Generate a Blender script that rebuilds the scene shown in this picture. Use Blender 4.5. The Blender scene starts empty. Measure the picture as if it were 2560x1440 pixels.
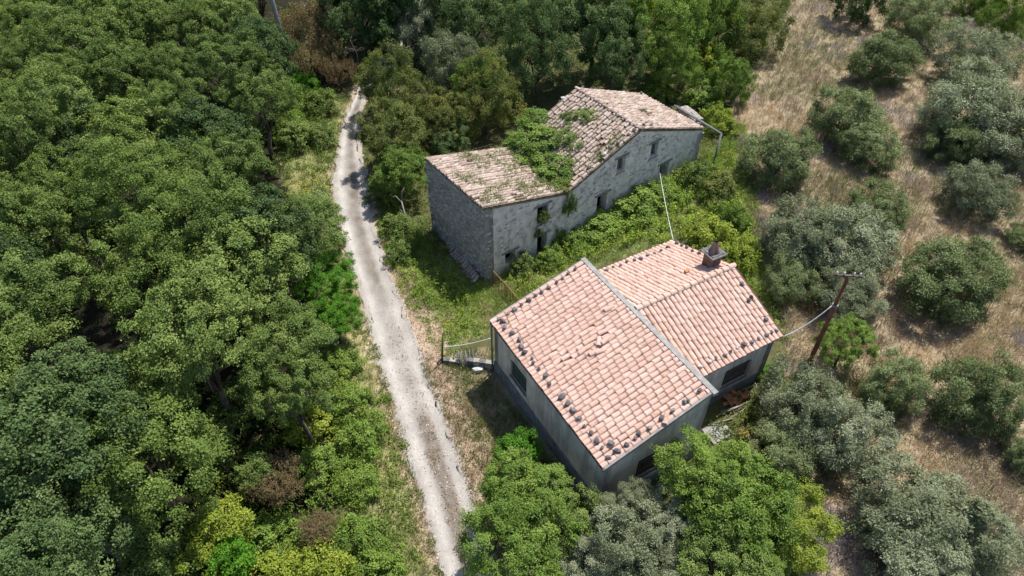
import bpy, bmesh, math, random
import numpy as np
from mathutils import Vector, Matrix

# ------------------------------------------------------------------ camera, light
S = bpy.context.scene
C = S.collection
PW, PH, F = 2560.0, 1440.0, 1749.87
CAM = np.array([0, 0, 24.543])
FW = np.array([0.0, 0.7235745, -0.6902463])
RT = np.array([0.9999935, 0.0024799, 0.0025996])
UP = np.array([-0.0035927, 0.6902419, 0.7235698])

cd = bpy.data.cameras.new('camera')
cam = bpy.data.objects.new('camera', cd); C.objects.link(cam)
cam.matrix_world = Matrix(((RT[0], UP[0], -FW[0], CAM[0]), (RT[1], UP[1], -FW[1], CAM[1]),
                           (RT[2], UP[2], -FW[2], CAM[2]), (0, 0, 0, 1)))
cd.sensor_width = 36.0; cd.lens = F / PW * 36.0; cd.clip_end = 2000.0
S.camera = cam

SUN_AZ, SUN_EL = math.radians(50), math.radians(63)
w = bpy.data.worlds.new('World'); S.world = w; w.use_nodes = True
nt = w.node_tree; nt.nodes.clear()
sky = nt.nodes.new('ShaderNodeTexSky'); sky.sky_type = 'NISHITA'; sky.sun_disc = False
sky.sun_elevation = SUN_EL; sky.sun_rotation = math.radians(90) - SUN_AZ
bg = nt.nodes.new('ShaderNodeBackground'); bg.inputs[1].default_value = 0.125
ow = nt.nodes.new('ShaderNodeOutputWorld')
nt.links.new(sky.outputs[0], bg.inputs[0]); nt.links.new(bg.outputs[0], ow.inputs[0])
sl = bpy.data.lights.new('sun', 'SUN'); sl.energy = 4.9; sl.angle = math.radians(0.53); sl.color = (1.0, 0.955, 0.89)
sun = bpy.data.objects.new('sun', sl); C.objects.link(sun)
sd = Vector((math.cos(SUN_EL) * math.cos(SUN_AZ), math.cos(SUN_EL) * math.sin(SUN_AZ), math.sin(SUN_EL)))
sun.rotation_euler = sd.to_track_quat('Z', 'Y').to_euler(); sun.location = (20, 30, 60)
S.view_settings.view_transform = 'Standard'; S.view_settings.look = 'None'
S.view_settings.exposure = 0.50; S.view_settings.gamma = 1.0
S.view_settings.use_curve_mapping = False
S.render.engine = 'CYCLES'
S.cycles.max_bounces = 6; S.cycles.diffuse_bounces = 3; S.cycles.transmission_bounces = 3
S.cycles.transparent_max_bounces = 4; S.cycles.glossy_bounces = 2

rng = np.random.default_rng(7)
random.seed(7)

# ------------------------------------------------------------------ helpers
def sst(x, a, b):
    t = np.clip((np.asarray(x, float) - a) / (b - a), 0, 1)
    return t * t * (3 - 2 * t)

def vnoise(x, y, s, seed=0):
    """smooth value noise in 2-D, 0..1"""
    x = np.asarray(x, float) / s + 137.3 + seed * 17.1; y = np.asarray(y, float) / s + 71.9 + seed * 9.7
    xi, yi = np.floor(x), np.floor(y); fx, fy = x - xi, y - yi
    fx = fx * fx * (3 - 2 * fx); fy = fy * fy * (3 - 2 * fy)
    def h(a, b):
        v = np.sin(a * 127.1 + b * 311.7 + seed * 74.7) * 43758.5453
        return v - np.floor(v)
    return (h(xi, yi) * (1 - fx) + h(xi + 1, yi) * fx) * (1 - fy) + (h(xi, yi + 1) * (1 - fx) + h(xi + 1, yi + 1) * fx) * fy

def fbm(x, y, s, seed=0):
    return 0.5 * vnoise(x, y, s, seed) + 0.3 * vnoise(x, y, s * .45, seed + 1) + 0.2 * vnoise(x, y, s * .2, seed + 2)

def terr(x, y):
    return (0.5 * sst(x, 1, 9) + 0.5 * sst(x, 4, 12) * sst(y, 22, 32)
            + 0.25 * (vnoise(x, y, 9, 3) - .5) * sst(np.abs(np.asarray(x, float) - 2), 6, 16))

def ray(px, py):
    return FW + RT * (px - PW / 2) / F + UP * (PH / 2 - py) / F

def at(px, py, h=0.0):
    """the point h above the ground seen at photo pixel px, py"""
    d = ray(px, py); z = h
    for _ in range(12):
        p = CAM + d * ((z - CAM[2]) / d[2]); z = float(terr(p[0], p[1])) + h
    return p

def on_plane(px, py, p0, n):
    d = ray(px, py); return CAM + d * (np.dot(p0 - CAM, n) / np.dot(d, n))

def depth_of(p): return float(np.dot(np.asarray(p) - CAM, FW))
def project(p):
    d = np.asarray(p) - CAM; z = d @ FW
    return PW / 2 + F * (d @ RT) / z, PH / 2 - F * (d @ UP) / z

def tag(o, label=None, cat=None, group=None, kind=None):
    if label: o['label'] = label
    if cat: o['category'] = cat
    if group: o['group'] = group
    if kind: o['kind'] = kind
    return o

def link(name, me, mat=None, parent=None, loc=(0, 0, 0), rot=(0, 0, 0), scale=(1, 1, 1)):
    o = bpy.data.objects.new(name, me); C.objects.link(o)
    if mat is not None and me is not None and len(me.materials) == 0: me.materials.append(mat)
    if parent is not None: o.parent = parent
    o.location = loc; o.rotation_euler = rot; o.scale = scale
    return o

def empty(name, loc, rz=0.0):
    o = bpy.data.objects.new(name, None); C.objects.link(o)
    o.empty_display_size = .3; o.location = loc; o.rotation_euler = (0, 0, rz); return o

def mesh_np(name, verts, faces, tint=None, smooth=False, k=None):
    """verts (n,3), faces (m,k) int; tint per vertex"""
    verts = np.asarray(verts, np.float32); faces = np.asarray(faces, np.int32)
    k = faces.shape[1]
    me = bpy.data.meshes.new(name)
    me.vertices.add(len(verts)); me.vertices.foreach_set('co', verts.ravel())
    me.loops.add(faces.size); me.loops.foreach_set('vertex_index', faces.ravel())
    me.polygons.add(len(faces)); me.polygons.foreach_set('loop_start', np.arange(len(faces), dtype=np.int32) * k)
    if tint is not None:
        tint = np.asarray(tint, np.float32)
        if tint.ndim == 1:
            a = me.attributes.new('tint', 'FLOAT', 'POINT'); a.data.foreach_set('value', tint)
        else:
            a = me.color_attributes.new('cover', 'FLOAT_COLOR', 'POINT')
            col = np.ones((len(verts), 4), np.float32); col[:, :3] = tint
            a.data.foreach_set('color', col.ravel())
    me.update(calc_edges=True)
    if smooth: me.polygons.foreach_set('use_smooth', np.ones(len(faces), bool))
    return me

class MB:
    """collects simple solids into one mesh"""
    def __init__(s): s.v = []; s.f = []; s.t = []
    def poly(s, vs, fs, t=0.0):
        n = len(s.v); s.v += [tuple(float(c) for c in v) for v in vs]; s.f += [tuple(i + n for i in f) for f in fs]; s.t += [t] * len(vs)
    def box(s, lo, hi, M=None, t=0.0, jit=0.0):
        vs = [Vector((x, y, z)) for z in (lo[2], hi[2]) for y in (lo[1], hi[1]) for x in (lo[0], hi[0])]
        if jit: vs = [v + Vector((random.uniform(-jit, jit), random.uniform(-jit, jit), random.uniform(-jit, jit))) for v in vs]
        if M is not None: vs = [M @ v for v in vs]
        s.poly(vs, [(0, 2, 3, 1), (4, 5, 7, 6), (0, 1, 5, 4), (2, 6, 7, 3), (0, 4, 6, 2), (1, 3, 7, 5)], t)
    def tube(s, pts, rad, n=6, cap=True, t=0.0):
        pts = [Vector(p) for p in pts]
        if not hasattr(rad, '__len__'): rad = [rad] * len(pts)
        vs = []; fs = []
        for i, p in enumerate(pts):
            d = (pts[min(i + 1, len(pts) - 1)] - pts[max(i - 1, 0)]).normalized()
            a = d.orthogonal().normalized() if i == 0 else (a - d * a.dot(d)).normalized()
            b = d.cross(a)
            for k in range(n):
                an = 2 * math.pi * k / n; vs.append(p + (a * math.cos(an) + b * math.sin(an)) * rad[i])
        for i in range(len(pts) - 1):
            for k in range(n):
                fs.append((i * n + k, i * n + (k + 1) % n, (i + 1) * n + (k + 1) % n, (i + 1) * n + k))
        if cap: fs.append(tuple(range(n - 1, -1, -1))); fs.append(tuple(range((len(pts) - 1) * n, len(pts) * n)))
        s.poly(vs, fs, t)
    def mesh(s, name, smooth=False):
        me = bpy.data.meshes.new(name); me.from_pydata(s.v, [], s.f); me.update()
        a = me.attributes.new('tint', 'FLOAT', 'POINT'); a.data.foreach_set('value', s.t)
        if smooth: me.polygons.foreach_set('use_smooth', [True] * len(me.polygons))
        return me
    def build(s, name, mat, parent=None, smooth=False, **kw):
        return link(name, s.mesh(name, smooth), mat, parent, **kw)

# ------------------------------------------------------------------ materials
def mat_new(name):
    m = bpy.data.materials.new(name); m.use_nodes = True; m.node_tree.nodes.clear()
    return m, m.node_tree.nodes, m.node_tree.links

def ramp(nd, stops, interp='LINEAR'):
    r = nd.new('ShaderNodeValToRGB'); r.color_ramp.interpolation = interp
    e = r.color_ramp.elements
    while len(e) < len(stops): e.new(0.5)
    for i, (p, c) in enumerate(stops): e[i].position = p; e[i].color = (*c, 1)
    return r

def leaf_mat(name, dark, mid, light, transl=0.25, extra=None):
    m, nd, lk = mat_new(name)
    at_ = nd.new('ShaderNodeAttribute'); at_.attribute_name = 'tint'
    oi = nd.new('ShaderNodeObjectInfo')
    ma = nd.new('ShaderNodeMath'); ma.operation = 'MULTIPLY_ADD'; ma.inputs[1].default_value = .34
    lk.new(oi.outputs['Random'], ma.inputs[0])
    sc = nd.new('ShaderNodeMath'); sc.operation = 'MULTIPLY'; sc.inputs[1].default_value = .66
    lk.new(at_.outputs['Fac'], sc.inputs[0]); lk.new(sc.outputs[0], ma.inputs[2])
    st = [(0, dark), (.5, mid), (.85, light)] if extra is None else [(0, dark), (.45, mid), (.75, light), (.92, extra)]
    r = ramp(nd, st); lk.new(ma.outputs[0], r.inputs[0])
    d = nd.new('ShaderNodeBsdfDiffuse'); t = nd.new('ShaderNodeBsdfTranslucent')
    lk.new(r.outputs[0], d.inputs[0])
    g = nd.new('ShaderNodeMixRGB'); g.blend_type = 'MULTIPLY'; g.inputs[0].default_value = 1; g.inputs[2].default_value = (1.1, 1.15, .6, 1)
    lk.new(r.outputs[0], g.inputs[1]); lk.new(g.outputs[0], t.inputs[0])
    mx = nd.new('ShaderNodeMixShader'); mx.inputs[0].default_value = transl
    lk.new(d.outputs[0], mx.inputs[1]); lk.new(t.outputs[0], mx.inputs[2])
    gl = nd.new('ShaderNodeBsdfGlossy'); gl.inputs['Roughness'].default_value = .6; gl.inputs[0].default_value = (.9, .95, 1, 1)
    m2 = nd.new('ShaderNodeMixShader'); m2.inputs[0].default_value = .012
    lk.new(mx.outputs[0], m2.inputs[1]); lk.new(gl.outputs[0], m2.inputs[2])
    o = nd.new('ShaderNodeOutputMaterial'); lk.new(m2.outputs[0], o.inputs[0]); return m

def noisy_mat(name, stops, scale=4.0, detail=8, rough=.9, bump=.3, bscale=20.0, obj_rand=0.0, tint_amt=0.0,
              stain=None, stain_scale=1.2, bdist=.02, streak=False):
    """colour from noise (+ per-object and per-vertex offset), bump from finer noise"""
    m, nd, lk = mat_new(name)
    tc = nd.new('ShaderNodeTexCoord')
    n = nd.new('ShaderNodeTexNoise'); n.inputs['Scale'].default_value = scale; n.inputs['Detail'].default_value = detail
    n.inputs['Roughness'].default_value = .65
    geo = nd.new('ShaderNodeNewGeometry')
    lk.new(geo.outputs['Position'], n.inputs['Vector'])
    src = n.outputs['Fac']
    mr = nd.new('ShaderNodeMapRange'); mr.inputs[1].default_value = .3; mr.inputs[2].default_value = .7; lk.new(src, mr.inputs[0]); src = mr.outputs[0]
    if obj_rand or tint_amt:
        oi = nd.new('ShaderNodeObjectInfo'); a = nd.new('ShaderNodeAttribute'); a.attribute_name = 'tint'
        ad = nd.new('ShaderNodeMath'); ad.operation = 'MULTIPLY'; ad.inputs[1].default_value = obj_rand
        lk.new(oi.outputs['Random'], ad.inputs[0])
        a2 = nd.new('ShaderNodeMath'); a2.operation = 'MULTIPLY_ADD'; a2.inputs[1].default_value = tint_amt
        lk.new(a.outputs['Fac'], a2.inputs[0]); lk.new(ad.outputs[0], a2.inputs[2])
        fr = nd.new('ShaderNodeMath'); fr.operation = 'FRACT'; lk.new(a2.outputs[0], fr.inputs[0])
        mx = nd.new('ShaderNodeMath'); mx.operation = 'MULTIPLY_ADD'; mx.inputs[1].default_value = .45
        lk.new(src, mx.inputs[0])
        s5 = nd.new('ShaderNodeMath'); s5.operation = 'MULTIPLY'; s5.inputs[1].default_value = .55; lk.new(fr.outputs[0], s5.inputs[0])
        lk.new(s5.outputs[0], mx.inputs[2]); src = mx.outputs[0]
    r = ramp(nd, stops); lk.new(src, r.inputs[0]); col = r.outputs[0]
    if stain:
        n3 = nd.new('ShaderNodeTexNoise'); n3.inputs['Scale'].default_value = stain_scale; n3.inputs['Detail'].default_value = 10
        n3.inputs['Roughness'].default_value = .7
        mp = nd.new('ShaderNodeMapping'); mp.inputs['Scale'].default_value = (2.2, 2.2, .35) if streak else (1, 1, 1)
        lk.new(geo.outputs['Position'], mp.inputs[0]); lk.new(mp.outputs[0], n3.inputs['Vector'])
        m3 = nd.new('ShaderNodeMapRange'); m3.inputs[1].default_value = stain[1]; m3.inputs[2].default_value = stain[2]
        m3.inputs[4].default_value = stain[3]; lk.new(n3.outputs['Fac'], m3.inputs[0])
        mm = nd.new('ShaderNodeMixRGB'); mm.inputs[2].default_value = (*stain[0], 1); lk.new(m3.outputs[0], mm.inputs[0]); lk.new(col, mm.inputs[1]); col = mm.outputs[0]
    b = nd.new('ShaderNodeBsdfPrincipled'); b.inputs['Roughness'].default_value = rough
    b.inputs['Specular IOR Level'].default_value = .25
    lk.new(col, b.inputs['Base Color'])
    if bump:
        n2 = nd.new('ShaderNodeTexNoise'); n2.inputs['Scale'].default_value = bscale; n2.inputs['Detail'].default_value = 6
        lk.new(geo.outputs['Position'], n2.inputs['Vector'])
        bp = nd.new('ShaderNodeBump'); bp.inputs['Strength'].default_value = bump; bp.inputs['Distance'].default_value = bdist
        lk.new(n2.outputs['Fac'], bp.inputs['Height']); lk.new(bp.outputs[0], b.inputs['Normal'])
    o = nd.new('ShaderNodeOutputMaterial'); lk.new(b.outputs[0], o.inputs[0]); return m

def cover_mat(name, nscale=3.0, amt=.35, bump=.5, transl=0.0, bscale=14.0):
    """colour comes from the 'cover' colour attribute, broken up by noise"""
    m, nd, lk = mat_new(name)
    a = nd.new('ShaderNodeAttribute'); a.attribute_name = 'cover'
    geo = nd.new('ShaderNodeNewGeometry')
    n = nd.new('ShaderNodeTexNoise'); n.inputs['Scale'].default_value = nscale; n.inputs['Detail'].default_value = 10; n.inputs['Roughness'].default_value = .75
    lk.new(geo.outputs['Position'], n.inputs['Vector'])
    mr = nd.new('ShaderNodeMapRange'); mr.inputs[1].default_value = .3; mr.inputs[2].default_value = .7
    mr.inputs[3].default_value = 1 - amt; mr.inputs[4].default_value = 1 + amt; lk.new(n.outputs['Fac'], mr.inputs[0])
    mu = nd.new('ShaderNodeVectorMath'); mu.operation = 'SCALE'; lk.new(a.outputs['Color'], mu.inputs[0]); lk.new(mr.outputs[0], mu.inputs['Scale'])
    if transl:
        d = nd.new('ShaderNodeBsdfDiffuse'); lk.new(mu.outputs[0], d.inputs[0])
        t = nd.new('ShaderNodeBsdfTranslucent'); lk.new(mu.outputs[0], t.inputs[0])
        b = nd.new('ShaderNodeMixShader'); b.inputs[0].default_value = transl
        lk.new(d.outputs[0], b.inputs[1]); lk.new(t.outputs[0], b.inputs[2])
    else:
        b = nd.new('ShaderNodeBsdfPrincipled'); b.inputs['Roughness'].default_value = .95; b.inputs['Specular IOR Level'].default_value = .1
        lk.new(mu.outputs[0], b.inputs['Base Color'])
        n2 = nd.new('ShaderNodeTexNoise'); n2.inputs['Scale'].default_value = bscale; n2.inputs['Detail'].default_value = 8; n2.inputs['Roughness'].default_value = .7
        lk.new(geo.outputs['Position'], n2.inputs['Vector'])
        bp = nd.new('ShaderNodeBump'); bp.inputs['Strength'].default_value = bump; bp.inputs['Distance'].default_value = .05
        lk.new(n2.outputs['Fac'], bp.inputs['Height']); lk.new(bp.outputs[0], b.inputs['Normal'])
    o = nd.new('ShaderNodeOutputMaterial'); lk.new(b.outputs[0], o.inputs[0]); return m

M = {}
M['oak'] = leaf_mat('oak leaves', (.058, .096, .020), (.125, .185, .040), (.235, .305, .078))
M['oak_light'] = leaf_mat('light oak leaves', (.066, .108, .020), (.140, .205, .040), (.25, .32, .075))
M['oak_dark'] = leaf_mat('dark oak leaves', (.044, .078, .022), (.092, .146, .044), (.17, .235, .078))
M['fresh'] = leaf_mat('fresh green leaves', (.075, .125, .020), (.145, .23, .036), (.25, .34, .06), .28)
M['lime'] = leaf_mat('lime green leaves', (.12, .17, .02), (.22, .28, .03), (.33, .37, .05), .28)
M['vivid'] = leaf_mat('vivid green leaves', (.045, .13, .008), (.080, .21, .012), (.13, .28, .02), .28)
M['mixed'] = leaf_mat('yellowing leaves', (.07, .095, .025), (.13, .165, .04), (.22, .23, .06), .33, (.36, .27, .07))
M['olive'] = leaf_mat('olive leaves', (.125, .145, .075), (.225, .25, .14), (.37, .395, .255), .2)
M['olive_green'] = leaf_mat('green olive leaves', (.085, .115, .040), (.165, .205, .078), (.28, .325, .15), .2)
M['heather'] = leaf_mat('dry heather', (.10, .075, .034), (.18, .125, .062), (.23, .18, .09), .25, (.18, .23, .06))
M['bark'] = noisy_mat('bark', [(0, (.05, .04, .03)), (1, (.16, .13, .10))], 6, bump=.6)
M['deadwood'] = noisy_mat('weathered wood', [(0, (.18, .16, .14)), (1, (.36, .33, .30))], 9, bump=.4)
M['greywood'] = noisy_mat('grey weathered timber', [(0, (.10, .10, .10)), (1, (.25, .25, .245))], 9, bump=.4)
M['tile'] = noisy_mat('pink terracotta', [(0, (.29, .20, .13)), (.10, (.38, .24, .175)), (.25, (.485, .315, .25)), (.7, (.55, .375, .305)), (1, (.61, .46, .39))], 9, 6,
                      obj_rand=1.0, tint_amt=1.0, bump=.25, bscale=40, stain=((.34, .26, .19), .56, .72, .6), stain_scale=3.2)
M['old_tile'] = noisy_mat('weathered terracotta', [(0, (.19, .14, .11)), (.35, (.34, .255, .205)), (.7, (.45, .355, .295)), (1, (.55, .46, .395))], 7, 8,
                          obj_rand=1.0, tint_amt=1.0, bump=.35, bscale=40, stain=((.20, .165, .13), .49, .66, .8), stain_scale=2.2)
M['channel'] = noisy_mat('terracotta channels', [(0, (.16, .09, .065)), (1, (.30, .18, .13))], 6, tint_amt=.5, obj_rand=0.01, bump=.2, stain=((.12, .10, .07), .45, .6, .7), stain_scale=3)  # darker than the cover tiles: shade of the gaps put into the colour
M['old_channel'] = noisy_mat('mossy channels', [(0, (.16, .12, .08)), (1, (.33, .25, .18))], 6, bump=.3, stain=((.10, .09, .05), .42, .58, .8), stain_scale=2)
M['stucco'] = noisy_mat('pale grey stucco', [(0, (.47, .415, .365)), (.5, (.63, .565, .505)), (1, (.73, .665, .605))], 1.3, 10, bump=.3, bscale=30,
                        stain=((.24, .235, .21), .46, .66, .75), stain_scale=1.0, streak=True)
M['plinth'] = noisy_mat('dark cement plinth', [(0, (.10, .105, .115)), (1, (.24, .245, .26))], 2.5, bump=.3, bscale=30)
M['cement'] = noisy_mat('cement coping', [(0, (.17, .165, .155)), (.6, (.27, .265, .25)), (1, (.36, .35, .335))], 5, bump=.4, bscale=35)
M['rubble'] = noisy_mat('plastered rubble', [(0, (.38, .335, .28)), (.4, (.60, .55, .48)), (.75, (.72, .665, .59)), (1, (.80, .75, .68))], 2.6, 12, bump=.9, bscale=9,
                        stain=((.26, .24, .21), .53, .66, .65), stain_scale=3.3, bdist=.07)
M['mortar'] = noisy_mat('dry rubble mortar', [(0, (.20, .185, .16)), (1, (.42, .39, .35))], 3, bump=.8, bscale=11, bdist=.06)
M['fieldstone'] = noisy_mat('field stone', [(0, (.20, .18, .155)), (.5, (.38, .35, .31)), (1, (.58, .54, .48))], 5, tint_amt=1.0, obj_rand=.01, bump=.6, bscale=16)
M['stone'] = noisy_mat('dark grey stone', [(0, (.07, .065, .065)), (.5, (.15, .14, .14)), (1, (.25, .24, .23))], 14, obj_rand=1.0, bump=.8, bscale=30)
M['pale_stone'] = noisy_mat('pale lump', [(0, (.35, .34, .32)), (1, (.62, .60, .57))], 14, bump=.8, bscale=30)
M['green_paint'] = noisy_mat('dark green paint', [(0, (.012, .045, .032)), (1, (.03, .09, .06))], 8, rough=.6, bump=.1)
M['brown_paint'] = noisy_mat('dark brown wood', [(0, (.035, .018, .014)), (1, (.09, .045, .035))], 8, rough=.7, bump=.2)
M['iron'] = noisy_mat('grey iron', [(0, (.10, .10, .10)), (1, (.2, .2, .2))], 8, rough=.6, bump=.1)
M['rust'] = noisy_mat('rusty iron', [(0, (.10, .055, .025)), (1, (.30, .20, .09))], 12, rough=.8, bump=.3)
M['pipe'] = noisy_mat('grey pipe', [(0, (.14, .15, .16)), (1, (.24, .25, .26))], 5, rough=.6, bump=.1)
M['brick'] = noisy_mat('sooty brick', [(0, (.10, .06, .045)), (.5, (.22, .13, .10)), (1, (.34, .22, .17))], 5, tint_amt=.8, obj_rand=.01, bump=.4, stain=((.05, .045, .045), .48, .6, .8), stain_scale=4)
M['clay'] = noisy_mat('orange brick', [(0, (.30, .12, .06)), (1, (.50, .24, .13))], 7, obj_rand=.6, bump=.3)
M['slab'] = noisy_mat('dark cement slab', [(0, (.06, .06, .06)), (1, (.20, .19, .18))], 7, bump=.4)
M['flue'] = noisy_mat('brown flue tile', [(0, (.20, .12, .095)), (1, (.38, .26, .21))], 7, obj_rand=.5, bump=.3)
M['pole_wood'] = noisy_mat('red brown timber pole', [(0, (.085, .032, .020)), (1, (.19, .085, .055))], 3, bump=.4, bscale=25)
M['concrete_pole'] = noisy_mat('concrete pole', [(0, (.20, .20, .20)), (1, (.34, .34, .33))], 3, bump=.2)
M['cable'] = noisy_mat('pale cable', [(0, (.55, .54, .50)), (1, (.72, .71, .68))], 3, bump=0)
M['porcelain'] = noisy_mat('pale insulator', [(0, (.5, .5, .48)), (1, (.7, .7, .68))], 3, rough=.4, bump=0)
M['interior'] = noisy_mat('dark lime wall', [(0, (.10, .09, .08)), (1, (.18, .165, .15))], 3, bump=.3)
M['ground'] = cover_mat('earth', 2.2, .35, .8, bscale=9)
M['road'] = cover_mat('gravel track', 9.0, .20, .6, bscale=40)
M['blades'] = cover_mat('grass blades', 1.5, .2, 0, .35)
M['plants'] = cover_mat('plant leaves', 1.5, .15, 0, .35)
M['pebble'] = cover_mat('pebbles', 30, .2, .3)

# ------------------------------------------------------------------ zones (polygons on the ground)
def gpoly(pts): return np.array([at(x, y)[:2] for x, y in pts])
def inside(P, x, y):
    x = np.asarray(x); y = np.asarray(y); r = np.zeros(x.shape, bool); n = len(P); j = n - 1
    for i in range(n):
        xi, yi = P[i]; xj, yj = P[j]
        if yi != yj:
            c = ((yi > y) != (yj > y)) & (x < (xj - xi) * (y - yi) / (yj - yi) + xi); r ^= c
        j = i
    return r

# road: left edge, right edge at photo rows
ROAD = [(1700, 1180, 1330), (1560, 1140, 1290), (1440, 1100, 1250), (1320, 1068, 1212), (1220, 1044, 1178), (1120, 1008, 1146), (1020, 982, 1110), (920, 948, 1068),
        (835, 922, 1038), (749, 903, 1004), (692, 884, 976), (613, 858, 952), (550, 844, 932), (465, 828, 924), (362, 846, 900),
        (294, 862, 897), (220, 892, 930), (165, 930, 975), (120, 990, 1035), (70, 1010, 1050), (0, 1015, 1060), (-80, 1000, 1045)]
RL = np.array([at(a, y)[:2] for y, a, b in ROAD]); RR = np.array([at(b, y)[:2] for y, a, b in ROAD])
RY = (RL[:, 1] + RR[:, 1]) / 2
order = np.argsort(RY)
def road_span(y):
    return np.interp(y, RY[order], RL[order, 0]), np.interp(y, RY[order], RR[order, 0])
def road_t(x, y):
    l, r = road_span(y); return (x - l) / (r - l)

def track_side(x, y):            # signed distance right (+) of the road's right edge
    l, r = road_span(y); return x - r

HA = np.array([-0.911, 20.283]); TA = -1.0430
uA = np.array([math.cos(TA), math.sin(TA)]); vA = np.array([-math.sin(TA), math.cos(TA)])
def in_farm(x, y, m=0.0):
    dx, dy = x - HA[0], y - HA[1]; u = dx * uA[0] + dy * uA[1]; v = dx * vA[0] + dy * vA[1]
    return ((u > -m) & (u < 8.2 + m) & (v > -m) & (v < 4.6 + m)) | ((u > -.14 - m) & (u < 6.8 + m) & (v > 4 - m) & (v < 10 + m))
OB = np.array([-1.32, 26.17]); TB, TB2, LW = .635, .674, 5.195
aB = np.array([math.cos(TB), math.sin(TB)]); bB = np.array([-math.sin(TB), math.cos(TB)])
aB2 = np.array([math.cos(TB2), math.sin(TB2)]); bB2 = np.array([-math.sin(TB2), math.cos(TB2)])
KB = OB + aB * LW
def in_ruin(x, y, m=0.0):
    dx, dy = x - OB[0], y - OB[1]; u = dx * aB[0] + dy * aB[1]; v = dx * bB[0] + dy * bB[1]
    dx, dy = x - KB[0], y - KB[1]; u2 = dx * aB2[0] + dy * aB2[1]; v2 = dx * bB2[0] + dy * bB2[1]
    return ((u > -m) & (u < 5.3) & (v > -m) & (v < 5.3 + m)) | ((u2 > -.2) & (u2 < 10.5 + m) & (v2 > -m) & (v2 < 5.15 + m))

Z_FIELD = gpoly([(1930, 700), (1880, 600), (1850, 420), (1830, 270), (1890, 170), (1960, 60), (1990, -60), (2300, -200), (3600, -150), (3600, 1900), (2000, 1900), (2020, 1250), (1900, 1000), (1960, 880), (1960, 800)])
Z_GARDEN = gpoly([(1045, 560), (1080, 600), (1215, 705), (1350, 640), (1430, 545), (1640, 455), (1760, 400), (1860, 300), (1900, 560), (1910, 700), (1960, 860), (1700, 600), (1500, 660), (1240, 810), (1110, 900), (1010, 760), (950, 600), (950, 500)])
Z_VERGE_R = gpoly([(1030, 900), (1240, 870), (1300, 1000), (1500, 1260), (1220, 1440), (1120, 1250), (1060, 1000)])
Z_LAWN = gpoly([(700, 250), (900, 240), (850, 330), (830, 480), (850, 560), (880, 700), (940, 860), (1000, 1050), (1060, 1250), (1110, 1460), (900, 1460), (850, 1200), (800, 900), (820, 600), (690, 430)])
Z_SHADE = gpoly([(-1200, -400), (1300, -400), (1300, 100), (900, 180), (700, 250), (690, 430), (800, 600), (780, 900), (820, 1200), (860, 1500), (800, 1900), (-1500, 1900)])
Z_STRAW = [gpoly([(1830, 270), (1950, 260), (1960, 400), (1900, 420), (1850, 340)]), gpoly([(2230, 1120), (2330, 1060), (2360, 1180), (2200, 1230)]),
           gpoly([(2290, 800), (2400, 850), (2320, 940), (2250, 880)])]
Z_GREENF = gpoly([(1940, 110), (2030, 50), (2110, 110), (2120, 190), (2000, 200), (1950, 250)])

def cover_colour(x, y):
    x = np.asarray(x, float); y = np.asarray(y, float); n = len(x)
    c = np.tile(np.array([.085, .085, .035]), (n, 1))
    nz = fbm(x, y, 2.6, 5)[:, None]
    m = inside(Z_SHADE, x, y); c[m] = (.022, .02, .012)  # near-black wood floor: shade under the crowns put into the colour
    m = inside(Z_LAWN, x, y); c[m] = (np.array([.16, .19, .06]) * (1 - nz) + np.array([.32, .28, .14]) * nz)[m]
    m = inside(Z_GARDEN, x, y); c[m] = (np.array([.10, .15, .04]) * (1 - nz) + np.array([.22, .21, .09]) * nz)[m]
    m = inside(Z_VERGE_R, x, y); c[m] = (np.array([.16, .14, .08]) * (1 - nz) + np.array([.30, .24, .16]) * nz)[m]
    m = inside(Z_FIELD, x, y); c[m] = (np.array([.22, .175, .11]) * (1 - nz) + np.array([.38, .31, .21]) * nz)[m]
    # dry litter along the track's right side
    ds = track_side(x, y); k = ((ds > -.6) & (ds < .7 + nz[:, 0])) & (y < 34); c[k] = (np.array([.34, .26, .19]) * (.8 + .5 * nz))[k]
    ds = road_span(y)[0] - x; k = ((ds > -.6) & (ds < .1 + .35 * nz[:, 0])); c[k] = (np.array([.36, .29, .20]) * (.8 + .4 * nz))[k]
    return c

# ------------------------------------------------------------------ ground sheet and road
def grid(xs, ys):
    X, Y = np.meshgrid(xs, ys); X = X.ravel(); Y = Y.ravel(); nx = len(xs)
    i = (np.arange(len(ys) - 1)[:, None] * nx + np.arange(nx - 1)[None, :]).ravel()
    return X, Y, np.stack([i, i + 1, i + nx + 1, i + nx], 1)
xs = np.unique(np.concatenate([np.linspace(-500, -60, 12), np.arange(-60, -16, .8), np.arange(-16, 26, .3), np.arange(26, 62, .6), np.linspace(62, 500, 12)]))
ys = np.unique(np.concatenate([np.linspace(-300, -4, 10), np.arange(-4, 8, .6), np.arange(8, 50, .3), np.arange(50, 80, .6), np.linspace(80, 900, 14)]))
X, Y, Fq = grid(xs, ys)
t = road_t(X, Y)
Zg = terr(X, Y) + .05 * (fbm(X, Y, .9, 9) - .5) - .09 * sst(t, -.05, .08) * (1 - sst(t, .92, 1.05))
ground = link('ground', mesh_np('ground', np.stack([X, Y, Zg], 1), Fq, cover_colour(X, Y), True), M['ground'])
tag(ground, kind='structure')

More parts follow.
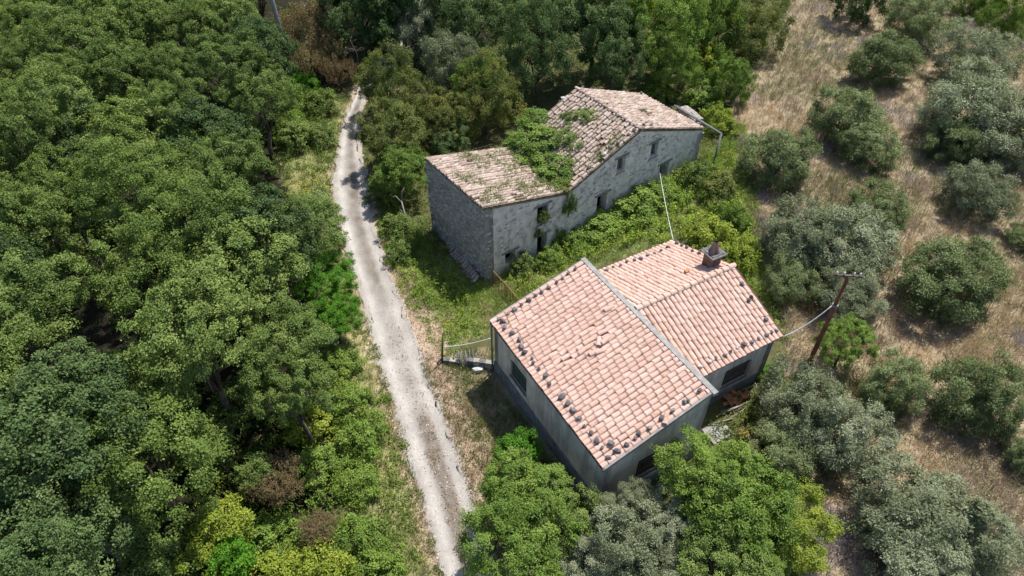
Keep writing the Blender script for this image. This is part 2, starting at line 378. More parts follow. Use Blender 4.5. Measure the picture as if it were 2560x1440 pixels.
ry = np.arange(2.0, 64, .16); ts = np.linspace(-.06, 1.06, 40)
l, r = road_span(ry)
T, RYg = np.meshgrid(ts, ry)
edge = np.clip(np.abs(T - .5) * 2, 0, 2)
Xr = l[:, None] + (r - l)[:, None] * T + (edge > .8) * .7 * (fbm(RYg.ravel(), T.ravel() * 3, .5, 21).reshape(T.shape) - .5)
Zr = terr(Xr, RYg) + .03 + .03 * (fbm(Xr.ravel(), RYg.ravel(), .35, 4).reshape(T.shape) - .5) - .03 * np.exp(-((T - .27) / .12) ** 2) - .03 * np.exp(-((T - .75) / .12) ** 2) - .09 * sst(edge, .97, 1.12)
nx = len(ts); i = (np.arange(len(ry) - 1)[:, None] * nx + np.arange(nx - 1)[None, :]).ravel()
Fr = np.stack([i, i + 1, i + nx + 1, i + nx], 1)
Xf, Yf, Tf = Xr.ravel(), RYg.ravel(), T.ravel()
nz = fbm(Xf, Yf, .7, 31)[:, None]; n2 = fbm(Xf, Yf, 2.5, 35)[:, None]
pale = np.array([.35, .325, .295]) * (.70 + .5 * nz) * (1 + .30 * (np.exp(-((Tf - .25) / .13) ** 2) + np.exp(-((Tf - .77) / .13) ** 2)) - .10)[:, None]
strip = np.exp(-((Tf - .53 - .06 * (n2[:, 0] - .5)) / .13) ** 2) * (1 - sst(Yf, 17.2, 18.4)) * (.8 + 1.1 * fbm(Xf, Yf, .5, 41))
strip2 = np.exp(-((Tf - .58) / .17) ** 2) * (.25 + .75 * sst(Yf, 24, 27)) * (.3 + 1.1 * fbm(Xf, Yf, .6, 43))
k = np.clip(strip + strip2, 0, .92)[:, None]
litter = np.array([.17, .145, .12]) * (.6 + .8 * fbm(Xf, Yf, .3, 47)[:, None])
cr = pale * (1 - k) + litter * k
e = (sst(np.abs(Tf - .5) * 2, .82, 1.02) * .7)[:, None]; cr = cr * (1 - e) + np.array([.38, .31, .235]) * e
tag(link('road', mesh_np('road', np.stack([Xf, Yf, Zr.ravel()], 1), Fr, cr, True), M['road']), kind='structure')

# ------------------------------------------------------------------ roofs: tiles
def tile_mesh(name, L=.44, w0=.104, w1=.090, h=.062, th=.016, seg=6, flip=False):
    """one barrel cover tile: y runs up the slope, mouth at y = 0"""
    v = []; f = []; sm = []
    def arc(y, w, hh, lift):
        i0 = len(v)
        for k in range(seg + 1):
            a = math.pi * k / seg; v.append((-w * math.cos(a), y, hh * math.sin(a) + lift))
        return i0
    def strip(i, j, smooth):
        for k in range(seg): f.append((i + k, j + k, j + k + 1, i + k + 1)); sm.append(smooth)
    o0 = arc(0, w0, h, .034); o1 = arc(L, w1, h * .86, 0); strip(o0, o1, True)
    r0 = arc(0, w0, h, .034); r1 = arc(0, w0 - th, h - th, .034); strip(r1, r0, False)
    i0 = arc(0, w0 - th, h - th, .034); i1 = arc(L, w1 - th, h * .86 - th, 0); strip(i1, i0, True)
    me = bpy.data.meshes.new(name); me.from_pydata(v, [], f); me.update()
    me.polygons.foreach_set('use_smooth', sm)
    return me

TILE = [tile_mesh('tile', .44, .106 + random.uniform(-.003, .003), .093, .060 + random.uniform(-.003, .005)) for _ in range(4)]
OTILE = [tile_mesh('old_tile', .43 + random.uniform(-.03, .03), .100 + random.uniform(-.008, .006), .078, .072 + random.uniform(-.01, .01)) for _ in range(6)]

def tile_field(E0, E1, T0, T1, ncol, nrow, jit=1.0, drop=None, skew=0.0):
    """matrices for cover tiles on a plane whose eave runs E0-E1 and top T0-T1 (world), plus channel strips"""
    E0, E1, T0, T1 = [Vector(p) for p in (E0, E1, T0, T1)]
    nrm = (E1 - E0).cross(T0 - E0).normalized()
    if nrm.z < 0: nrm = -nrm
    out = []; ch_v = []; ch_f = []; ch_t = []
    for i in range(ncol):
        s = (i + .5) / ncol; e = E0.lerp(E1, s); t_ = T0.lerp(T1, s); d = (t_ - e); Lc = d.length; y = d.normalized()
        ex = Lc / nrow; off = ((i * skew) % 1.0) * ex * .5
        wob = random.uniform(-.008, .008) * jit
        for j in range(nrow + (1 if off > .05 else 0)):
            dist = j * ex - (off if j else 0) + random.uniform(-.014, .014) * jit
            if dist > Lc - .06: continue
            ex_ = y.cross(nrm).normalized()
            yaw = random.gauss(0, .020) * jit
            yy = (Matrix.Rotation(yaw, 3, nrm) @ y)
            yy = (yy + nrm * random.gauss(0, .006) * jit).normalized()
            xx = yy.cross(nrm).normalized(); zz = xx.cross(yy)
            p = e + y * dist + ex_ * (wob + random.gauss(0, .004) * jit) + nrm * random.uniform(0, .008) * jit
            if drop and drop(p): continue
            ln = min(1.0, (Lc - dist + .03) / .44)
            Mx = Matrix(((xx.x, yy.x * ln, zz.x, p.x), (xx.y, yy.y * ln, zz.y, p.y), (xx.z, yy.z * ln, zz.z, p.z), (0, 0, 0, 1)))
            out.append(Mx)
    W = (E1 - E0).length / ncol
    for i in range(ncol + 1):                      # channels: concave strip between two covers, stepped row by row
        s = i / ncol; e = E0.lerp(E1, s); t_ = T0.lerp(T1, s); d = (t_ - e); Lc = d.length; y = d.normalized(); x = y.cross(nrm).normalized()
        ex = Lc / nrow
        for j in range(nrow):
            tt = random.random()
            b = len(ch_v)
            for q, lift in ((j * ex - .03, .024), (min((j + 1) * ex, Lc), .0)):
                for k in range(5):
                    a = math.pi * k / 4; ch_v.append(e + y * q - x * math.cos(a) * .075 + nrm * (lift + .002 - .045 * math.sin(a) + .03)); ch_t.append(tt)
            for k in range(4): ch_f.append((b + k, b + k + 1, b + 6 + k, b + 5 + k))
    return out, (ch_v, ch_f, ch_t)

def joined(name, mats_meshes, mat, parent):
    """many small solids as one mesh: list of (mesh, world matrix)"""
    vs = []; fs = []; ts = []; n = 0
    cache = {}
    for me, Mx in mats_meshes:
        if me.name not in cache:
            co = np.zeros(len(me.vertices) * 3, np.float32); me.vertices.foreach_get('co', co)
            cache[me.name] = (co.reshape(-1, 3), np.array([p.vertices[:] for p in me.polygons], np.int32))
        co, fa = cache[me.name]; A = np.array(Mx)
        vs.append(co @ A[:3, :3].T + A[:3, 3]); fs.append(fa + n); n += len(co); ts.append(np.full(len(co), random.random()))
    me = mesh_np(name, np.concatenate(vs), np.concatenate(fs), np.concatenate(ts), True)
    return link(name, me, mat, parent)

def strips(name, fields, mat, parent, inv):
    v = []; f = []; t_ = []
    for (cv, cf, ct) in fields:
        n = len(v); v += [tuple(inv @ p) for p in cv]; f += [tuple(i + n for i in q) for q in cf]; t_ += ct
    me = bpy.data.meshes.new(name); me.from_pydata(v, [], f); me.update()
    a = me.attributes.new('tint', 'FLOAT', 'POINT'); a.data.foreach_set('value', t_)
    me.polygons.foreach_set('use_smooth', [True] * len(f))
    o = link(name, me, mat, parent); o['kind'] = 'stuff'; return o

def place_tiles(mats, protos, mat, parent, inv, limit=300, name='tile', stuff='roof_tiles'):
    for p in protos:
        if not p.materials: p.materials.append(mat)
    mats = sorted(mats, key=lambda m: (Vector(CAM) - m.translation).length)
    for Mx in mats[:limit]:
        o = bpy.data.objects.new(name, random.choice(protos)); C.objects.link(o); o.parent = parent; o.matrix_local = inv @ Mx
    rest = [(random.choice(protos), inv @ Mx) for Mx in mats[limit:]]
    if rest: joined(stuff, rest, mat, parent)['kind'] = 'stuff'

def slab(name, quads, th, mat, parent, inv, lower=.02):
    mb = MB()
    for q in quads:
        q = [Vector(p) for p in q]; n = (q[1] - q[0]).cross(q[2] - q[0]).normalized()
        if n.z < 0: n = -n
        top = [p - n * lower for p in q]; bot = [p - n * (lower + th) for p in q]
        vs = [inv @ p for p in top + bot]
        mb.poly(vs, [(0, 1, 2, 3), (7, 6, 5, 4)] + [(i, i + 4, (i + 1) % 4 + 4, (i + 1) % 4) for i in range(4)])
    o = mb.build(name, mat, parent); bm = bmesh.new(); bm.from_mesh(o.data); bmesh.ops.recalc_face_normals(bm, faces=bm.faces); bm.to_mesh(o.data); bm.free()
    return o

def wall(name, p0, p1, prof, opens, th, mat, parent, inv, zb=-.6, inward=None, res=.0):
    """wall from p0 to p1 (xy), top profile [(s, z)...], rectangular openings (s0, s1, z0, z1)"""
    p0 = Vector((*p0, 0)); p1 = Vector((*p1, 0)); L = (p1 - p0).length; a = (p1 - p0).normalized()
    n = Vector((inward[0], inward[1], 0)).normalized() * th
    ss = sorted(set([0.0, L] + [s for s, _ in prof if 0 < s < L] + [o[0] for o in opens] + [o[1] for o in opens]))
    P_s = [s for s, _ in prof]; P_z = [z for _, z in prof]
    top = lambda s: float(np.interp(s, P_s, P_z))
    vs = []; fs = []
    def quad(pts): b = len(vs); vs.extend(pts); fs.append(tuple(range(b, b + len(pts))))
    pt = lambda s, z, k: inv @ (p0 + a * s + Vector((0, 0, z)) + (n if k else Vector((0, 0, 0))))
    for s0, s1 in zip(ss[:-1], ss[1:]):
        m = (s0 + s1) / 2
        ops = sorted([o for o in opens if o[0] < m < o[1]], key=lambda o: o[2]); z = zb
        for o in ops:
            for k in (0, 1): quad([pt(s0, z, k), pt(s1, z, k), pt(s1, o[2], k), pt(s0, o[2], k)])
            z = o[3]
        for k in (0, 1): quad([pt(s0, z, k), pt(s1, z, k), pt(s1, top(s1), k), pt(s0, top(s0), k)])
        quad([pt(s0, top(s0), 0), pt(s1, top(s1), 0), pt(s1, top(s1), 1), pt(s0, top(s0), 1)])
    for (s0, s1, z0, z1) in opens:
        quad([pt(s0, z0, 0), pt(s1, z0, 0), pt(s1, z0, 1), pt(s0, z0, 1)]); quad([pt(s0, z1, 0), pt(s1, z1, 0), pt(s1, z1, 1), pt(s0, z1, 1)])
        for s in (s0, s1): quad([pt(s, z0, 0), pt(s, z1, 0), pt(s, z1, 1), pt(s, z0, 1)])
    for s in (0, L): quad([pt(s, zb, 0), pt(s, top(s), 0), pt(s, top(s), 1), pt(s, zb, 1)])
    me = bpy.data.meshes.new(name); me.from_pydata(vs, [], fs); me.update()
    bm = bmesh.new(); bm.from_mesh(me); bmesh.ops.remove_doubles(bm, verts=bm.verts, dist=.0005); bm.to_mesh(me); bm.free()
    return link(name, me, mat, parent)

# ------------------------------------------------------------------ the farmhouse with the pink roof
Wd, W2, L = 4.539, 5.448, 8.2
h1, h2, U0, U1, UM, HR, HE = 3.30, 4.647, -.142, 6.772, 3.488, 4.637, 3.365
house = empty('farmhouse', (HA[0], HA[1], 0), TA)
tag(house, 'low grey stucco farmhouse with two joined pink tiled roofs beside the track', 'house')
bpy.context.view_layer.update()
Hm = Matrix.Translation((HA[0], HA[1], 0)) @ Matrix.Rotation(TA, 4, 'Z'); Hi = Hm.inverted()
I4 = Matrix.Identity(4)
def hp(u, v, z): return Hm @ Vector((u, v, z))
ua, va = Vector((*uA, 0)), Vector((*vA, 0))
ins = .14
# walls (mono-pitch block, then gabled block)
zA = lambda v: h1 + (h2 - h1) * v / Wd - .16
W_ = lambda nm, u0, v0, u1, v1, prof, op, inw, m='stucco': wall(nm, hp(u0, v0, 0)[:2], hp(u1, v1, 0)[:2], prof, op, .3, M[m], house, Hi, -.6, inw)
W_('wall', .10, ins, L - .08, ins, [(0, h1 - .16), (9, h1 - .16)], [(1.43, 2.66, 1.28, 2.30)], vA)
W_('wall', L - .08, ins, L - .08, Wd + .14, [(0, zA(ins)), (Wd, zA(Wd))], [(1.55, 2.65, 1.15, 2.36)], -uA)
W_('wall', .10, Wd + .14, .10, ins, [(0, zA(Wd)), (Wd, zA(ins))], [], uA)
W_('wall', L - .08, Wd + .14, .10, Wd + .14, [(0, h2 - .12), (9, h2 - .12)], [], -vA)
ue = U1 - .25
W_('wall', ue, Wd + .14, ue, Wd + W2 - .12, [(0, HE - .12), (9, HE - .12)], [(2.86 - .14, 4.24 - .14, 1.28, 2.33)], -uA)
W_('wall', ue, Wd + W2 - .12, U0 + .2, Wd + W2 - .12, [(0, HE - .1), (ue - UM, HR - .18), (ue - U0 - .2, HE - .1)], [], -vA)
W_('wall', U0 + .2, Wd + W2 - .12, U0 + .2, Wd + .14, [(0, HE - .12), (9, HE - .12)], [], uA)
mb = MB()
pth = .06
mb.box((.10 - .03, ins - pth, -.6), (L - .08 + .04, ins - .003, .80)); mb.box((L - .077, ins - pth, -.6), (L - .08 + pth, Wd + .14, .78))
mb.box((ue + .003, Wd + .3, -.6), (ue + pth, Wd + W2 - .1, .95))
mb.build('plinth', M['plinth'], house)
# roof
roofA = slab('roof', [(hp(.0, 0.02, h1), hp(L, 0.02, h1), hp(L, Wd, h2), hp(.0, Wd, h2)),
                      (hp(U1, Wd + .1, HE), hp(U1, Wd + W2, HE), hp(UM, Wd + W2, HR), hp(UM, Wd + .1, HR)),
                      (hp(U0, Wd + .1, HE), hp(U0, Wd + W2, HE), hp(UM, Wd + W2, HR), hp(UM, Wd + .1, HR))], .11, M['channel'], house, Hi, .045)
tm = []; ch = []
broken = [hp(4.35, 2.0, 0), hp(4.5, 2.25, 0), hp(4.15, 1.75, 0)]
a_, c_ = tile_field(hp(.02, -.03, h1), hp(L - .02, -.03, h1), hp(.02, Wd - .06, h2 - .01), hp(L - .02, Wd - .06, h2 - .01), 38, 13, 1.0, skew=.23)
tm += a_; ch.append(c_)
a_, c_ = tile_field(hp(U1 + .04, Wd + .24, HE), hp(U1 + .04, Wd + W2 - .06, HE), hp(UM, Wd + .24, HR), hp(UM, Wd + W2 - .06, HR), 23, 9, 1.1, skew=.31)
tm += a_; ch.append(c_)
a_, c_ = tile_field(hp(U0 - .04, Wd + .24, HE), hp(U0 - .04, Wd + W2 - .06, HE), hp(UM, Wd + .24, HR), hp(UM, Wd + W2 - .06, HR), 24, 10, 1.5, skew=.27)
tm += a_; ch.append(c_)
# a disturbed band of tiles in the middle of the main roof
for Mx in tm:
    q = Hi @ Mx.translation
    if 3.1 < q.x < 3.9 and .9 < q.y < 3.2 and random.random() < .55 and q.y < 4:
        Mx.translation += Vector((random.uniform(-.05, .05), random.uniform(-.05, .05), random.uniform(-.01, .03)))
        R_ = Matrix.Rotation(random.uniform(-.22, .22), 4, 'Z'); tt = Mx.translation.copy(); Mx.translation = (0, 0, 0); Mx[:] = (R_ @ Mx)[:]; Mx.translation = tt
place_tiles(tm, TILE, M['tile'], roofA, Hi, 290)
strips('channel_tiles', ch, M['channel'], roofA, Hi)
# ridge caps on the gabled block
cap = tile_mesh('ridge_tile', .40, .125, .105, .085, .016); cap.materials.append(M['tile'])
for k in range(15):
    d = .18 + k * .352
    o = bpy.data.objects.new('ridge_tile', cap); C.objects.link(o); o.parent = roofA
    R_ = Matrix.Rotation(random.gauss(0, .02), 4, 'Z')
    o.matrix_local = Matrix.Translation((UM + random.uniform(-.01, .01), Wd + d, HR + .025 + random.uniform(0, .01))) @ R_
mb = MB(); mb.box((UM - .13, Wd + .2, HR - .05), (UM + .13, Wd + W2 - .02, HR + .055)); mb.build('ridge_mortar', M['cement'], roofA)
# cement coping on the high side of the main roof
mb = MB(); z0 = h2
vs = []
for s in np.linspace(-.08, L + .12, 26):
    j = random.uniform(-.006, .006)
    for (v_, z_) in ((Wd - .05 + j, z0 - .06), (Wd - .03 + j, z0 + .065), (Wd + .185, z0 + .07 + j), (Wd + .20 + j, z0 - .12)):
        vs.append((s, v_, z_))
fs = [(i * 4 + k, i * 4 + (k + 1) % 4, i * 4 + 4 + (k + 1) % 4, i * 4 + 4 + k) for i in range(25) for k in range(4)] + [(0, 1, 2, 3), (103, 102, 101, 100)]
mb.poly(vs, fs); mb.build('coping', M['cement'], roofA)
# mortar bed along the verge and gutterless eave boards
for uu in (0 - .035, L - .055):
    mb = MB()
    for vv in np.arange(0, Wd - .1, .3):
        zz = h1 + (h2 - h1) * vv / Wd; z2 = h1 + (h2 - h1) * (vv + .3) / Wd
        mb.poly([(uu, vv, zz - .12), (uu + .09, vv, zz - .12), (uu + .09, vv, zz + .045), (uu, vv, zz + .045),
                 (uu, vv + .3, z2 - .12), (uu + .09, vv + .3, z2 - .12), (uu + .09, vv + .3, z2 + .045), (uu, vv + .3, z2 + .045)],
                [(0, 1, 2, 3), (4, 7, 6, 5), (0, 4, 5, 1), (3, 2, 6, 7), (0, 3, 7, 4), (1, 5, 6, 2)])
    mb.build('verge_mortar', M['cement'], roofA)

def shutter_window(p, au, out, wd, z0, z1, mat, bars=True, slats=6):
    """frame + shutter leaves set in the opening, bars outside; p = lower corner (local), au = along, out = outward"""
    au = Vector(au); out = Vector(out); zc = Vector((0, 0, 1))
    Mx = Matrix((( *[au.x, -out.x, 0], p[0]), (*[au.y, -out.y, 0], p[1]), (0, 0, 1, z0), (0, 0, 0, 1)))
    H_ = z1 - z0
    m = MB(); d0, d1 = .06, .12
    m.box((0, d0, 0), (.05, d1, H_), Mx); m.box((wd - .05, d0, 0), (wd, d1, H_), Mx); m.box((.05, d0, H_ - .05), (wd - .05, d1, H_), Mx); m.box((.05, d0, 0), (wd - .05, d1, .05), Mx)
    wob = m.build('window', mat, house)
    n = 2
    for k in range(n):
        a0 = .055 + k * (wd - .11) / n; a1 = a0 + (wd - .11) / n - .012
        m = MB(); m.box((a0, d0 + .045, .055), (a1, d1 - .003, H_ - .055), Mx)
        q = (a1 - a0) / 3
        for j in range(3): m.box((a0 + j * q + .012, d0 + .02, .07), (a0 + (j + 1) * q - .012, d0 + .044, H_ - .07), Mx)
        m.build('shutter', mat, wob)
    m = MB(); m.box((-.06, -.07, -.055), (wd + .06, .055, -.004), Mx); m.build('sill', M['cement'], wob)
    if bars:
        nb = int(wd / .11)
        for j in range(nb + 1):
            x = .03 + j * (wd - .06) / nb; m = MB(); m.box((x - .007, -.075, -.02), (x + .007, -.061, H_ + .02), Mx); m.build('bar', M['iron'], wob)
        for zz in (0.03, H_ * .5, H_ - .03):
            m = MB(); m.box((-.02, -.060, zz - .012), (wd + .02, -.048, zz + .012), Mx); m.build('rail', M['iron'], wob)
    return wob
shutter_window((1.43 + .10, ins), (1, 0, 0), (0, -1, 0), 1.23, 1.28, 2.30, M['green_paint'], True)
shutter_window((L - .08, ins + 1.55), (0, 1, 0), (1, 0, 0), 1.10, 1.15, 2.36, M['brown_paint'], True)
shutter_window((ue, Wd + 2.86), (0, 1, 0), (1, 0, 0), 1.38, 1.28, 2.33, M['brown_paint'], True)
# downpipe, spout
m = MB(); m.tube([(.02, .04, 3.1), (.02, .04, 1.6), (.02, .04, -.2)], .045, 8); m.build('downpipe', M['pipe'], house, True)
m = MB(); m.tube([(ue + .06, Wd + W2 - .2, 3.2), (ue + .06, Wd + W2 - .2, -.2)], .035, 8); m.build('downpipe', M['pipe'], house, True)
m = MB(); m.box((U1 - .2, Wd + .3, HE - .19), (U1 - .03, Wd + W2, HE - .13)); m.build('eave_board', M['cement'], house)
m = MB(); m.box((-.02, .0, h1 - .21), (L, .12, h1 - .162)); m.build('eave_board', M['slab'], house)
# chimney
m = MB(); c0, c1 = (2.50, 9.10), (3.03, 9.64)
def course(mb, z, k):
    n = 2; g = .008
    for side in range(4):
        for j in range(n):
            f0, f1 = j / n, (j + 1) / n
            lo, hi = (c0, c1)
            wx, wy = hi[0] - lo[0], hi[1] - lo[1]
            if side == 0: a, b = (lo[0] + wx * f0 + g, lo[1]), (lo[0] + wx * f1, lo[1] + .10)
            if side == 1: a, b = (lo[0] + wx * f0 + g, hi[1] - .10), (lo[0] + wx * f1, hi[1])
            if side == 2: a, b = (lo[0], lo[1] + .102 + (wy - .204) * f0 + g), (lo[0] + .10, lo[1] + .102 + (wy - .204) * f1)
            if side == 3: a, b = (hi[0] - .10, lo[1] + .102 + (wy - .204) * f0 + g), (hi[0], lo[1] + .102 + (wy - .204) * f1)
            mb.box((a[0], a[1], z), (b[0], b[1], z + .062), jit=.003, t=random.random())
for k in range(13): course(m, 4.15 + k * .071, k)
chim = m.build('chimney', M['brick'], house)
m = MB(); m.box((c0[0] + .012, c0[1] + .012, 4.1), (c1[0] - .012, c1[1] - .012, 5.07)); m.build('mortar_core', M['cement'], chim)
m = MB(); m.box((2.36, 8.97, 5.075), (3.17, 9.78, 5.135), jit=.012); m.box((2.46, 9.07, 5.137), (3.07, 9.68, 5.165), jit=.01); m.build('chimney_slab', M['slab'], chim)
ft = tile_mesh('flue_tile', .55, .125, .075, .075, .016); ft.materials.append(M['flue'])
for k in range(4):
    a = k * math.pi / 2 + .4; r0, r1 = .20, .085
    base = Vector((2.765 + r0 * math.cos(a), 9.37 + r0 * math.sin(a), 5.165)); topp = Vector((2.765 + r1 * math.cos(a), 9.37 + r1 * math.sin(a), 5.70))
    y = (topp - base).normalized(); o_ = Vector((math.cos(a), math.sin(a), 0)); z = (o_ - y * o_.dot(y)).normalized(); x = y.cross(z)
    b2 = base - z * .06
    o = bpy.data.objects.new('flue_tile', ft); C.objects.link(o); o.parent = chim
    o.matrix_local = Matrix(((x.x, y.x, z.x, b2.x), (x.y, y.y, z.y, b2.y), (x.z, y.z, z.z, b2.z), (0, 0, 0, 1)))

# ------------------------------------------------------------------ the old stone house
hl, hk, hr, he, hb, hbe, D1, D2, WR, WT = 4.713, 3.394, 5.196, 3.198, 5.45, 3.26, 5.281, 5.124, 5.001, 10.529
ruin = empty('stone_house', (OB[0], OB[1], 0), TB)
tag(ruin, 'abandoned rubble stone house with weathered tiles and plants growing over its valley roof', 'house')
Rm = Matrix.Translation((OB[0], OB[1], 0)) @ Matrix.Rotation(TB, 4, 'Z'); Ri = Rm.inverted()
def q1(s, t_, z): p = OB + aB * s + bB * t_; return Vector((p[0], p[1], z))
def q2(s, t_, z): p = KB + aB2 * s + bB2 * t_; return Vector((p[0], p[1], z))
dn = .13
lf = [(0, hl - dn), (LW, hk - dn)]
wall('wall', q1(0, 0, 0)[:2], q1(LW, 0, 0)[:2], lf, [(3.2, 3.9, 2.18, 3.30), (3.26, 3.92, -.3, 1.40), (1.2, 1.85, .45, 1.28)], .5, M['rubble'], ruin, Ri, -.5, bB)
wall('wall', q2(.002, 0, 0)[:2], q2(WT, 0, 0)[:2], [(0, hk - dn), (WR, hr - dn), (WT, he - dn)],
     [(3.46, 4.05, 3.06, 4.0), (6.06, 6.62, 3.0, 3.90), (7.12, 7.88, .9, 2.08), (2.2, 2.95, .5, 2.12)], .5, M['rubble'], ruin, Ri, -.5, bB2)
wall('wall', q1(0, D1, 0)[:2], q1(0, 0, 0)[:2], [(0, hl - dn), (9, hl - dn)], [], .5, M['mortar'], ruin, Ri, -.5, aB)
wall('wall', q2(WT, 0, 0)[:2], q2(WT, D2, 0)[:2], [(0, he - dn), (D2, hbe - dn)], [], .5, M['rubble'], ruin, Ri, -.5, -aB2)
wall('wall', q2(WT, D2, 0)[:2], q2(0, D2, 0)[:2], [(0, hbe - dn), (WT - WR, hb - dn), (WT, hk - dn)], [], .5, M['rubble'], ruin, Ri, -.5, -bB2)
wall('wall', q1(LW, D1, 0)[:2], q1(0, D1, 0)[:2], [(0, hk - dn), (LW, hl - dn)], [], .5, M['rubble'], ruin, Ri, -.5, -bB)
# stones bedded in the walls, joined (too small to pick apart)
def stone_lump(mb, c, a, n, w_, h_, d_):
    """a rough block: along a, proud along n"""
    z = Vector((0, 0, 1)); jw = lambda: random.uniform(.72, 1.0)
    t_ = random.random(); vs = []
    for dep, k in ((0, 1.0), (d_, .78)):
        for sx, sz in ((-1, -1), (1, -1), (1, 1), (-1, 1)):
            vs.append(c + a * (sx * w_ / 2 * k * jw()) + z * (sz * h_ / 2 * k * jw()) + n * (dep if dep == 0 else dep * random.uniform(.6, 1.2)))
    mb.poly([Ri @ v for v in vs], [(4, 5, 6, 7), (0, 1, 5, 4), (1, 2, 6, 5), (2, 3, 7, 6), (3, 0, 4, 7)], t_)
mb = MB()
av, bv = Vector((*aB, 0)), Vector((*bB, 0)); z = -.1
while z < hl - .2:
    hh = random.uniform(.07, .17); s = 0
    while s < D1 - .05:
        ww = random.uniform(.12, .42); ww = min(ww, D1 - s)
        if random.random() < (.93 if z > 1.6 else .55):
            stone_lump(mb, q1(0, 0, z + hh / 2 + random.uniform(-.015, .015)) + bv * (s + ww / 2), bv, -av, ww * .94, hh * .92, random.uniform(.025, .07))
        s += ww
    z += hh
o = mb.build('wall_stones', M['fieldstone'], ruin); o['kind'] = 'stuff'
mb = MB()
OPN = [(3.2, 3.9, 2.18, 3.30), (3.26, 3.92, -.3, 1.40), (1.2, 1.85, .45, 1.28)]
OPN2 = [(3.46, 4.05, 3.06, 4.0), (6.06, 6.62, 3.0, 3.90), (7.12, 7.88, .9, 2.08), (2.2, 2.95, .5, 2.12)]
av2 = Vector((*aB2, 0)); bv2 = Vector((*bB2, 0))
for _ in range(900):
    s = random.uniform(.1, LW + WT - .1); z = random.uniform(.2, 5.2)
    if s < LW: topz = np.interp(s, [0, LW], [hl, hk]); o_ = OPN; sl_ = s
    else: sl_ = s - LW; topz = np.interp(sl_, [0, WR, WT], [hk, hr, he]); o_ = OPN2
    if z > topz - .3 or any(a0 - .2 < sl_ < a1 + .2 and c0_ - .12 < z < c1_ + .12 for a0, a1, c0_, c1_ in o_): continue
    if vnoise(s, z, 1.3, 8) + .25 * (z / 5) < random.uniform(.25, .75): continue
    if s < LW: c = q1(sl_, 0, z); a_, n_ = av, -bv
    else: c = q2(sl_, 0, z); a_, n_ = av2, -bv2
    stone_lump(mb, c, a_, n_, random.uniform(.10, .30), random.uniform(.07, .15), random.uniform(.012, .035))
o = mb.build('bedded_stones', M['fieldstone'], ruin); o['kind'] = 'stuff'
# lintels and sills
for (fn, ops) in ((q1, OPN), (q2, OPN2)):
    for (s0, s1, z0, z1) in ops:
        nb = -bv if fn is q1 else -bv2; aa = av if fn is q1 else av2
        base = fn(s0 - .22, 0, z1)
        Mx = Ri @ Matrix(((aa.x, -nb.x, 0, base.x), (aa.y, -nb.y, 0, base.y), (0, 0, 1, z1), (0, 0, 0, 1)))
        m = MB(); m.box((0, -.035, .004), (s1 - s0 + .44, .12, .12), Mx, jit=.012); m.build('lintel', M['greywood'], ruin)
        if z0 > 1.5:
            base = fn(s0 - .05, 0, z0)
            Mx = Ri @ Matrix(((aa.x, -nb.x, 0, base.x), (aa.y, -nb.y, 0, base.y), (0, 0, 1, z0 - .08), (0, 0, 0, 1)))
            m = MB(); m.box((0, -.06, 0), (s1 - s0 + .1, .05, .076), Mx, jit=.01); m.build('sill', M['fieldstone'], ruin)
            m = MB(); base = fn(s0, 0, z0); Mx = Ri @ Matrix(((aa.x, -nb.x, 0, base.x), (aa.y, -nb.y, 0, base.y), (0, 0, 1, z0), (0, 0, 0, 1)))
            if fn is q2:
                m.box((.0, .2, 0), (.06, .28, z1 - z0), Mx); m.box((s1 - s0 - .06, .2, 0), (s1 - s0, .28, z1 - z0), Mx); m.box((.06, .2, z1 - z0 - .06), (s1 - s0 - .06, .28, z1 - z0), Mx)
                m.build('window_frame', M['greywood'], ruin)
oroof = slab('roof', [(q1(0, 0, hl), q1(0, D1, hl), q1(LW, D1, hk), q1(LW, 0, hk)),
                      (q2(0, 0, hk), q2(0, D2, hk), q2(WR, D2, hb), q2(WR, 0, hr)),
                      (q2(WT, 0, he), q2(WT, D2, hbe), q2(WR, D2, hb), q2(WR, 0, hr))], .10, M['old_channel'], ruin, Ri, .04)
tm = []; ch = []
def gone(p):
    return vnoise(p.x, p.y, .8, 12) > .86
for args in ((q1(LW, .06, hk), q1(LW, D1 - .06, hk), q1(-.06, .06, hl), q1(-.06, D1 - .06, hl), 24, 14),
             (q2(0, .06, hk), q2(0, D2 - .06, hk), q2(WR, .06, hr), q2(WR, D2 - .06, hb), 23, 14),
             (q2(WT + .08, .06, he - .02), q2(WT + .08, D2 - .06, hbe - .02), q2(WR, .06, hr), q2(WR, D2 - .06, hb), 23, 16)):
    a_, c_ = tile_field(*args, jit=3.0, drop=gone, skew=.37); tm += a_; ch.append(c_)
place_tiles(tm, OTILE, M['old_tile'], oroof, Ri, 290)
strips('channel_tiles', ch, M['old_channel'], oroof, Ri)
ocap = tile_mesh('ridge_tile', .42, .12, .10, .085, .016); ocap.materials.append(M['old_tile'])
for k in range(14):
    d0 = .0 + k * .365; p = q2(WR, d0, hr + (hb - hr) * d0 / D2 + .03); y = (q2(WR, D2, hb) - q2(WR, 0, hr)).normalized()
    x = y.cross(Vector((0, 0, 1))).normalized(); zz = x.cross(y); x = (x + y * random.gauss(0, .03)).normalized()
    o = bpy.data.objects.new('ridge_tile', ocap); C.objects.link(o); o.parent = oroof
    o.matrix_local = Ri @ Matrix(((x.x, y.x, zz.x, p.x), (x.y, y.y, zz.y, p.y), (x.z, y.z, zz.z, p.z), (0, 0, 0, 1)))

